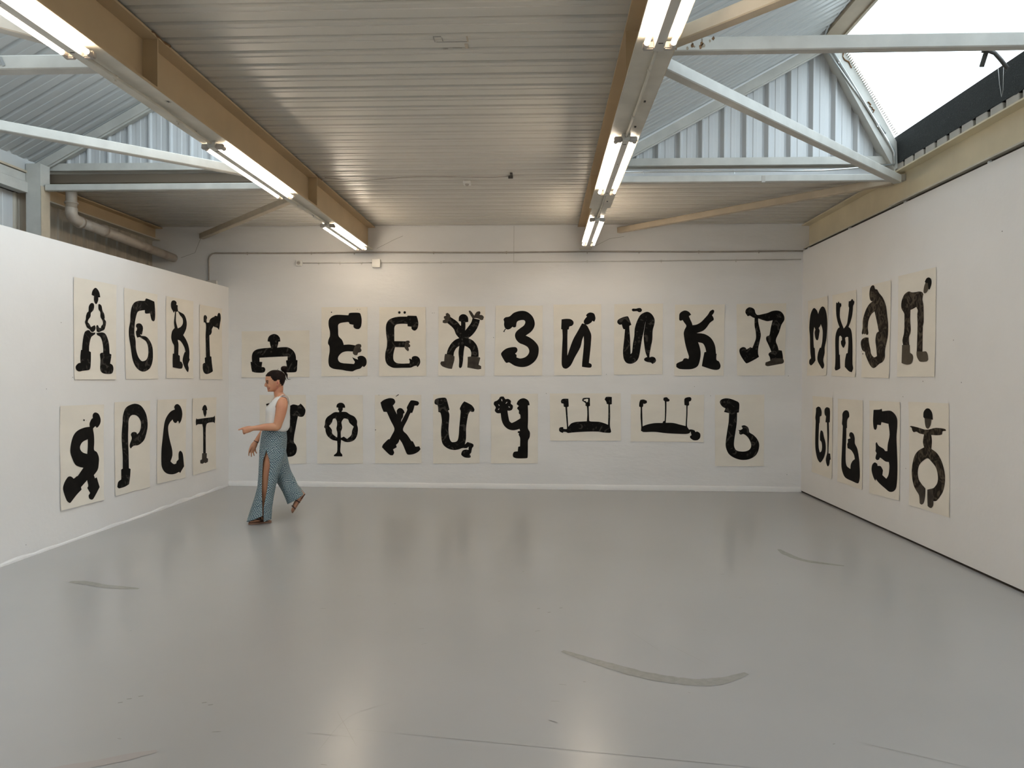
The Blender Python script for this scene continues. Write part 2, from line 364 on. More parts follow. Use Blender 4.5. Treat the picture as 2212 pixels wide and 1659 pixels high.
# --- outer cladding wall behind the left partition
co = struct(empty('wall_cladding', (-5.46, 0, 0)))
def clad_pan_mesh(mt, h):
    pan = .222; bm = bmesh.new(); xs = [0, .012, .028, .040, .084, .088, .134, .138, .180, pan]; ys = [0, .02, .02, 0, 0, .004, .004, 0, 0, 0]
    lo = [bm.verts.new((b, a, 0)) for a, b in zip(xs, ys)]; hi = [bm.verts.new((b, a, h)) for a, b in zip(xs, ys)]
    for k in range(len(xs)-1): bm.faces.new((lo[k], lo[k+1], hi[k+1], hi[k]))
    me = bpy.data.meshes.new('cladding_panel'); bm.to_mesh(me); bm.free(); me.materials.append(mt); return me
mA, mB = clad_pan_mesh(MT['clad'], 3.62), clad_pan_mesh(MT['clad_dim'], 3.62)
y = YB
while y < D-.1:
    o = link(bpy.data.objects.new('cladding_panel', mB if y > 7.0 else mA), co); o.location = (0, y, 0); y += .222
struct(bbox('wall_far_left', MT['clad'], None, -5.6, -5.5, YB, D, 0, 3.9))

# ================================================================ STEEL
def i_beam(x, label, mweb, y0=YB, y1=D, stiff=(), zb=ZB, zt=3.597):
    r = empty('steel_beam', (x, y0, zb)); tag(r, label, 'beam', 'steel roof beams')
    L = y1-y0
    bbox('web', mweb, r, -.006, .006, 0, L, .012, zt-zb-.012)
    bbox('top_flange', mweb, r, -.105, .105, 0, L, zt-zb-.014, zt-zb)
    ys = 7.3-y0
    bbox('bottom_flange', MT['flange'], r, -.078, .078, 0, L, .0, .014)
    bbox('cover_plate', MT['flange'], r, -.105, .105, 0, ys, -.002, .012)
    bbox('flange_edge', mweb, r, .1055, .1075, 0, ys, -.001, .014)
    for s in stiff:
        for sd in (-1, 1): bbox('stiffener', mweb, r, min(sd*.008, sd*.098), max(sd*.008, sd*.098), s-y0-.005, s-y0+.005, .014, zt-zb-.014)
    return r
LB = i_beam(BEAM_X[1], "long ochre steel beam on the left carrying three lit tube lamps", MT['beam'], stiff=(4.20, 7.22, 1.2))
RB = i_beam(BEAM_X[2], "long pale steel beam right of centre carrying three lit tube lamps", MT['beam'], stiff=(4.20, 7.22, 1.2))
WB = i_beam(BEAM_X[3], "olive steel beam running along the top of the right-hand wall", MT['beam_r'], stiff=())
OB = i_beam(BEAM_X[0], "tan steel beam above the drain pipe behind the left-hand wall", MT['beam'], y0=7.30, stiff=(), zb=3.42)
# rust where the rooflight frames meet the left beam
for y_ in (4.22, 7.24):
    bm = bmesh.new(); tube(bm, [(.105, y_-YB+.03*i-.1, .318+random.uniform(-.006, .006)) for i in range(8)], [.003+.005*random.random() for _ in range(8)], 5); obj('rust_patch', bm, MT['rust'], LB)
bm = bmesh.new()
# outer eaves channel: two steps above the pale cladding
ec = empty('eaves_channel', (-5.42, YB, 3.43)); tag(ec, "stepped pale steel channel along the eaves at far left, above ribbed cladding", 'channel')
bbox('lower_channel', MT['tie'], ec, .0, .10, 0, 7.14-YB, 0, .105)
bbox('upper_channel', MT['tie'], ec, .0, .075, 0, 7.14-YB, .115, .20)
bbox('top_rail', MT['tie_tan'], ec, .0, .095, 0, 7.14-YB, .205, .225)
bm.free()
struct(bbox('trim_3', MT['roof'], None, -5.6, -5.35, YB, 7.40, 3.66, 3.81))
bbox('back_plate', MT['gap'], ec, -.10, .0, 0, 7.14-YB, 0, .25)
po = empty('steel_post', (-5.255, 7.2, 0)); tag(po, "square cream steel post rising behind the left partition wall", 'post')
bbox('shaft', MT['tie'], po, -.085, .07, -.07, .07, 0, 3.73); bbox('side_cheek', MT['tie_tan'], po, .072, .078, -.07, .06, 2.4, 3.5)
def bar_obj(p, q, label, mt=MT['tie'], w_=.075, h_=.08, cat='brace', group=None):
    bm = bmesh.new(); p = Vector(p); q = Vector(q); mid = (p+q)/2; bar(bm, p-mid, q-mid, w_, h_)
    bmesh.ops.bevel(bm, geom=bm.edges[:], offset=.006, segments=1, affect='EDGES')
    o = obj('tie_bar' if cat == 'tie bar' else 'diagonal_brace', bm, mt); o.location = mid; tag(o, label, cat, group); return o
RT = bar_obj((.66, 7.2, 3.532), (3.57, 7.2, 3.532), "cream tie bar below the right-hand gable, streaked with drips", w_=.06, h_=.066, cat='tie bar', group='cross ties between beams')
LT = bar_obj((-5.17, 7.2, 3.494), (-2.5, 7.2, 3.494), "cream tie bar below the left-hand gable, from post to beam", w_=.06, h_=.066, cat='tie bar', group='cross ties between beams')
RT2 = bar_obj((.66, 4.27, 3.5235), (3.57, 4.27, 3.5235), "near cream tie bar crossing in front of the bright glazing at top right", w_=.065, h_=.083, cat='tie bar', group='cross ties between beams')
LT2 = bar_obj((-5.27, 4.22, 3.45), (-2.5, 4.22, 3.45), "flaking cream tie bar at the far left edge beside the near tube lamp", w_=.09, h_=.085, cat='tie bar', group='cross ties between beams')
bar_obj((.66, 4.36, 3.485), (3.44, 7.08, 3.485), "cream diagonal brace crossing in front of the right-hand gable")
bar_obj((-2.5, 6.98, 3.495), (-5.24, 4.46, 3.495), "cream diagonal brace crossing in front of the left-hand gable")
bar_obj((3.50, 7.29, 3.53), (1.02, D-.01, 3.53), "tan diagonal brace under the flat deck at right, ending in the back wall", MT['tie_tan'], .07, .075)
bar_obj((-2.5, 7.4, 3.475), (-4.75, D-.01, 3.475), "brown diagonal brace under the flat deck at left, ending in the back wall", MT['tie_tan'], .07, .075)
bar_obj((.66, 4.17, 3.485), (3.50, 1.35, 3.485), "tan diagonal brace at the top edge between the near lamp and glazing", MT['tie_tan'])
bar_obj((-2.5, 4.12, 3.45), (-5.24, 1.42, 3.45), "cream diagonal brace above the viewer at left, out beyond the near tie bar")
# paint scars on the near right tie
for k in range(30):
    cx_ = random.choice((random.uniform(-1.42, -1.36), random.uniform(-1.36, -1.12), random.uniform(-1.36, -1.12), random.uniform(-1.36, -1.12))); cz_ = random.uniform(-.028, .030); rr_ = random.uniform(.004, .013)
    bm = bmesh.new(); n_ = 9
    bm.faces.new([bm.verts.new((cx_+rr_*random.uniform(.5, 1.1)*math.cos(-2*PI*i/n_), -.0333, cz_+rr_*random.uniform(.8, 1.6)*math.sin(-2*PI*i/n_))) for i in range(n_)])
    obj('paint_scar', bm, MT['scar'] if k % 4 else MT['rust'], RT2)
bbox('tape_tab', MT['block'], RT, .05, .085, -.0325, -.0305, -.042, .025)
sm = empty('reflector_tab', (-3.30, 4.172, 3.452)); tag(sm, "small torn silver sticker on the tie bar at far left", 'sticker')
bm = bmesh.new()
for a, b, c, d_ in ((-.045, -.012, .025, .03), (-.012, -.02, .02, .024), (.015, .0, .018, .03)):
    f = bm.faces.new([bm.verts.new(v) for v in ((a, 0, d_), (a+c, -.002, d_*.9), (a+c+.02, -.001, -d_*.7), (a+.018, 0, -d_))])
o = obj('foil', bm, MT['galv'], sm)

# ================================================================ SERVICES
def conduit(pts, label, r=.009, mt=MT['pipe_paint'], clips=(), clip_r=.013, seg=8, name='conduit'):
    root = empty(name, pts[0]); tag(root, label, 'conduit')
    bm = bmesh.new(); o0 = Vector(pts[0]); tube(bm, [Vector(p)-o0 for p in pts], r, seg); obj('pipe', bm, mt, root, True)
    for c_, axis in clips:
        bm = bmesh.new(); c_ = Vector(c_)-o0; ax = Vector(axis)*.009; tube(bm, [c_-ax, c_+ax], clip_r, 8); box(bm, c_.x-.004, c_.x+.004, c_.y-.004, c_.y+.004, c_.z-clip_r-.012, c_.z-.002)
        obj('clip', bm, mt, root)
    return root
yb = D-.016
arc = [(-4.648+.09*(1-math.cos(a)), yb, 3.15+.09*math.sin(a)) for a in (0, PI/8, PI/4, 3*PI/8, PI/2)]
conduit([(-4.648, yb, 2.86)]+arc+[(x, yb, 3.24+.004*math.sin(x*2.1)) for x in [-4.4+.35*i for i in range(23)]]+[(XR-.01, yb, 3.243)],
        "brown painted conduit crossing the back wall and bending down at its left end", .0105,
        clips=[((x, yb, 3.24), (1, 0, 0)) for x in (-4.1, -3.2, -2.6, -1.5, -.5, .6, 1.3, 2.1, 2.9)])
conduit([(-3.32, yb+.006, 3.100), (-2.32, yb+.006, 3.104)], "short white conduit pair from wall socket to junction box", .0075, MT['pipe_white'], clips=[((x, yb+.006, 3.101), (1, 0, 0)) for x in (-3.1, -2.8, -2.5)])
conduit([(-2.26, yb+.006, 3.103), (0.2, yb+.006, 3.108), (XR-.03, yb+.006, 3.130)], "long white conduit from junction box to the right corner", .0075, MT['pipe_white'], clips=[((x, yb+.006, 3.105+.01*(x+2.2)/5.6*2), (1, 0, 0)) for x in (-1.4, -.4, .6, 1.6, 2.6)])
sk = empty('wall_socket', (-3.372, D, 3.058)); tag(sk, "small round-faced wall socket high on the back wall", 'socket')
bbox('plate', MT['plastic'], sk, -.04, .04, -.045, 0, 0, .08, bev=.006)
bm = bmesh.new(); bmesh.ops.create_cone(bm, cap_ends=True, segments=20, radius1=.026, radius2=.024, depth=.008, matrix=Matrix.Translation((0, -.047, .04)) @ Matrix.Rotation(PI/2, 4, 'X')); obj('face_ring', bm, MT['holder'], sk)
for s in (-1, 1):
    bm = bmesh.new(); bmesh.ops.create_cone(bm, cap_ends=True, segments=8, radius1=.004, radius2=.004, depth=.004, matrix=Matrix.Translation((s*.009, -.052, .04)) @ Matrix.Rotation(PI/2, 4, 'X')); obj('pin_hole', bm, MT['dark'], sk)
jb = empty('junction_box', (-2.29, D, 3.035)); tag(jb, "square white junction box under the far end of the left beam", 'junction box')
bbox('case', MT['plastic'], jb, -.055, .055, -.05, 0, 0, .11, bev=.005); bbox('lid', MT['plastic'], jb, -.057, .057, -.056, -.048, .014, .112, bev=.003)
jb2 = empty('junction_box', (-4.55, D, 2.80)); tag(jb2, "small painted box half hidden behind the top of the left wall", 'junction box')
bbox('case', MT['pipe_white'], jb2, -.14, .02, -.04, 0, 0, .06, bev=.005)
# drain pipe in the left recess
dr = empty('drain_pipe', (-5.15, 7.56, 3.25)); tag(dr, "stained brown drain pipe with elbow sloping down behind the left wall", 'pipe')
bm = bmesh.new(); tube(bm, [(0, .0, .33), (0, 0, .10)], .056, 20); obj('down_pipe', bm, MT['drain'], dr, True)
bm = bmesh.new(); tube(bm, catmull([(0, 0, .12), (0, .0, .055), (0, .045, .012), (0, .12, .0)], 5), .062, 20); obj('elbow', bm, MT['drain'], dr, True)
bm = bmesh.new(); tube(bm, [(0, .10, .0), (0, 2.15, -.075)], .056, 20); obj('sloping_pipe', bm, MT['drain'], dr, True)
for y_ in (.13, .56): 
    bm = bmesh.new(); tube(bm, [(0, y_-.02, -.002), (0, y_+.03, -.004-.015*y_)], .066, 20); obj('collar', bm, MT['drain'], dr, True)
bm = bmesh.new(); tube(bm, [(0, 0, .165), (0, 0, .185)], .068, 20); obj('strap', bm, MT['drain'], dr, True)

# light fittings
TL = 1.5
def batten(x, y0, label, cond=True):
    r = empty('batten_lamp', (x, y0, ZB)); tag(r, label, 'lamp', 'twin-tube lamps under the beams')
    bm = bmesh.new(); v_ = []
    for yy in (-.03, TL+.03):
        v_.append([bm.verts.new(p) for p in ((-.032, yy, -.003), (.032, yy, -.003), (.024, yy, -.048), (-.024, yy, -.048))])
    bm.faces.new(v_[0][::-1]); bm.faces.new(v_[1])
    for k in range(4): bm.faces.new((v_[0][k], v_[0][(k+1) % 4], v_[1][(k+1) % 4], v_[1][k]))
    hs = obj('housing', bm, MT['housing'], r)
    for yy in (.07, TL-.06): bbox('slot', MT['dark'], hs, -.012, .012, yy-.004, yy+.004, -.0495, -.0478)
    for yy in (.55, .95): bbox('screw', MT['dark'], hs, -.003, .003, yy-.004, yy+.004, -.050, -.0478)
    for s in (-1, 1):
        bm = bmesh.new(); tube(bm, [(s*.066, .03, -.038), (s*.066, TL-.03, -.038)], .0132, 12); tb = obj('tube', bm, MT['tube'], r, True)
        for yy in (.0, TL):
            bm = bmesh.new(); box(bm, min(s*.024, s*.082), max(s*.024, s*.082), yy-.016, yy+.016, -.054, -.016); bmesh.ops.bevel(bm, geom=bm.edges[:], offset=.006, segments=2, affect='EDGES')
            tube(bm, [(s*.066, yy, -.038), (s*.066, yy+(.045 if yy == 0 else -.045), -.038)], .0155, 12)
            obj('lamp_holder', bm, MT['holder'], r)
    return r
for x, nm in ((-2.43, 'left'), (.580, 'right')):
    for y0, w_ in ((2.14, 'nearest'), (5.14 if nm == 'left' else 5.07, 'middle'), (7.92 if nm == 'left' else 7.68, 'farthest')):
        batten(x, y0, "%s of the three lit twin-tube lamps under the %s beam" % (w_, nm))
for nm, x in (('left', -2.43), ('right', .580)):
    for a, b, t_ in ((3.70, 5.10, 'between near and middle lamps'), (6.70, 7.88 if nm == 'left' else 7.64, 'between middle and far lamps')):
        conduit([(x, a, ZB-.022), (x+.006, (a+b)/2, ZB-.018), (x, b, ZB-.022)], "painted conduit under the %s beam %s" % (nm, t_), .0095, MT['flange'], clips=[((x, a+.25, ZB-.02), (0, 1, 0)), ((x, b-.45, ZB-.02), (0, 1, 0))])
for y_ in (4.45, 4.9, 7.0):
    for (r_, xo) in ((LB, -.02), (RB, .05)):
        bbox('bolt', MT['dark'], r_, xo-.006, xo+.006, y_-YB-.008, y_-YB+.008, -.009, -.002)
# galvanised conduit on the right gable rafter and on the tie
zt = W2[2]
a = Vector((BEAM_X[2]+AX-.03, 7.225, zt-.06)); b = Vector((3.44, 7.225, 3.86))
rc = conduit([a+Vector((-.015, -.1, .03)), a, b, (3.475, 7.222, 3.79), (3.478, 7.222, 3.67)], "bent galvanised conduit running down the right gable rafter", .010, MT['galv'], clips=[(a+(b-a)*.2, (.5, 0, -.8)), (a+(b-a)*.8, (.5, 0, -.8))])
bm = bmesh.new(); tube(bm, [Vector((-.03, .1, -.06)), b-a+Vector((-.03, .11, .09))], .008, 8); obj('second_pipe', bm, MT['galv'], rc, True)
conduit([(.68, 7.18, 3.606), (2.75, 7.18, 3.606), (3.0, 7.18, 3.62), (3.46, 7.18, 3.66)], "galvanised conduit lying along the top of the right tie bar", .009, MT['galv'], clips=[((x, 7.18, 3.606), (1, 0, 0)) for x in (1.0, 1.9)])
conduit([(BEAM_X[2]+AX-.10, 7.1, zt-.10), (BEAM_X[2]+AX-.13, 6.9, zt-.065), (BEAM_X[2]+AX-.13, YB+.3, zt-.065)], "galvanised conduit following the ridge of the right rooflight", .010, MT['galv'])
# window opener
wo_ = empty('window_opener', (3.30, 5.46, 4.00)); tag(wo_, "dark metal window opener arm hanging against the bright glazing", 'opener')
bm = bmesh.new(); bar(bm, (0, 0, .03), (.0, .075, -.09), .016, .030, upv=Vector((1, 0, 0))); obj('arm', bm, MT['dark'], wo_)
bm = bmesh.new(); tube(bm, [(0, .0, .0), (.05, .0, -.02), (.10, .01, -.065), (.155, .02, -.125)], .015, 10); obj('link_rod', bm, MT['dark'], wo_)
bbox('bracket', MT['dark'], wo_, -.03, .03, -.02, .03, -.005, .03)
conduit([(3.47, 5.62, 3.98), (3.475, 5.6, 3.80), (3.478, 5.58, 3.70), (3.470, 5.55, 3.74), (3.465, 5.54, 3.97)], "thin pull cord looped over the black felt at right", .0015, MT['pipe_white'], name='pull_cord')
# ceiling fittings
se = empty('ceiling_sensor', (-.806, 7.50, ZC)); tag(se, "small square ceiling sensor with dark round eye near the deck centre", 'sensor')
bbox('base', MT['plastic'], se, -.04, .04, -.05, .05, -.03, 0, bev=.006)
bm = bmesh.new(); bmesh.ops.create_uvsphere(bm, u_segments=14, v_segments=8, radius=.022, matrix=Matrix.Translation((0, -.01, -.03))); obj('eye', bm, MT['holder'], se, True)
P = [(-2.26, 7.27, ZC-.012)] + [(-2.26+i*.16, 7.30+.05*math.sin(i*.6), ZC-.012-.006*math.sin(i*.9)) for i in range(1, 12)] + [(-.33, 7.27, ZC-.01)]
conduit(P, "thin grey cable wavering across the deck from the left beam", .0035, MT['pipe_paint'], name='cable')
cb = empty('cable_bracket', (-.325, 7.25, ZC)); tag(cb, "little dark bracket at the end of the ceiling cable", 'bracket')
bbox('plate', MT['dark'], cb, -.012, .012, -.07, .07, -.012, 0); bbox('hook', MT['dark'], cb, -.035, .012, .02, .045, -.03, -.01)
# scribbled star on the left beam, dirt marks and old nail holes in the walls
for k in range(5):
    an = PI*k/5+.2; bm = bmesh.new(); dx, dy = .026*math.cos(an), .030*math.sin(an); x0, y0 = -2.345+2.42, 4.36-YB
    bm.faces.new([bm.verts.new(v) for v in ((x0-dx, y0-dy, -.0035), (x0-dy*.1, y0+dx*.1, -.0035), (x0+dx, y0+dy, -.0035), (x0+dy*.1, y0-dx*.1, -.0035))]); obj('scribble_stroke', bm, MT['dark'], LB)
def hole(wall_o, ax, val, u, z, r_, sgn):
    bm = bmesh.new(); n_ = 7; P = []
    for i in range(n_):
        a_ = 2*PI*i/n_; du, dz = r_*math.cos(a_)*random.uniform(.6, 1.2), r_*math.sin(a_)*random.uniform(.6, 1.2)
        P.append((u+du, val+sgn*.0012, z+dz) if ax == 1 else (val+sgn*.0012, u+du, z+dz))
    bm.faces.new([bm.verts.new(v) for v in P]); obj('nail_hole', bm, MT['smear'], wall_o)
for u, z in [(6.666, 1.525), (6.068, 1.523), (7.022, 1.373), (6.953, 0.686), (5.569, 2.678), (6.19, 1.88)]: hole(wr, 0, XR, u, z, .006, -1)
for u, z in [(-0.675, 2.077), (-1.518, 2.412), (-1.493, 2.412), (3.312, 1.566), (-2.541, 1.51), (2.059, 1.417), (0.052, 1.312), (2.277, 1.292), (3.306, 0.234), (0.87, 1.575)]: hole(wb, 1, D, u, z, .0055, -1)
for u, z in [(5.817, 0.111), (6.272, 2.028), (6.427, 1.531), (6.075, 1.43), (9.807, 2.263)]: hole(wl, 0, XL, u, z, .005, 1)
# remains of tape on the deck
tp = empty('tape_remains', (-.57, 4.32, ZC)); tag(tp, "brown outlines of old tape stuck to the ceiling deck", 'tape')
for a in ((-.10, -.04, -.095, .03), (-.10, -.045, -.05, -.035), (.10, -.04, .11, .03), (-.09, .028, .10, .033), (-.05, -.03, -.045, .02), (.08, .06, .10, .12), (-.06, .11, -.03, .13), (.0, .11, .06, .114)):
    bbox('tape_strip', MT['scuff'] if a[0] < .05 else MT['tie_tan'], tp, a[0], a[2], a[1], a[3], -.0015, -.0005)
# clips and loose film along the top of the right wall
fl = struct(bbox('trim_2', MT['gap'], None, XR+.03, XR+.09, YB, D, ZR, ZB))
for y_, nm_ in ((9.55, 'in the far corner'), (8.3, 'second from the back wall'), (7.05, 'below the rafter foot joint'), (5.75, 'second nearest the viewer'), (4.6, 'nearest the viewer')):
    c_ = empty('wall_clip', (XR+.012, y_, ZR)); tag(c_, "grey fixing clip on top of the right-hand wall, %s" % nm_, 'clip', 'clips along the right wall top')
    bbox('body', MT['galv'], c_, -.004, .03, -.025, .025, .002, .02); bbox('tongue', MT['galv'], c_, -.009, -.003, -.012, .012, -.02, .018)

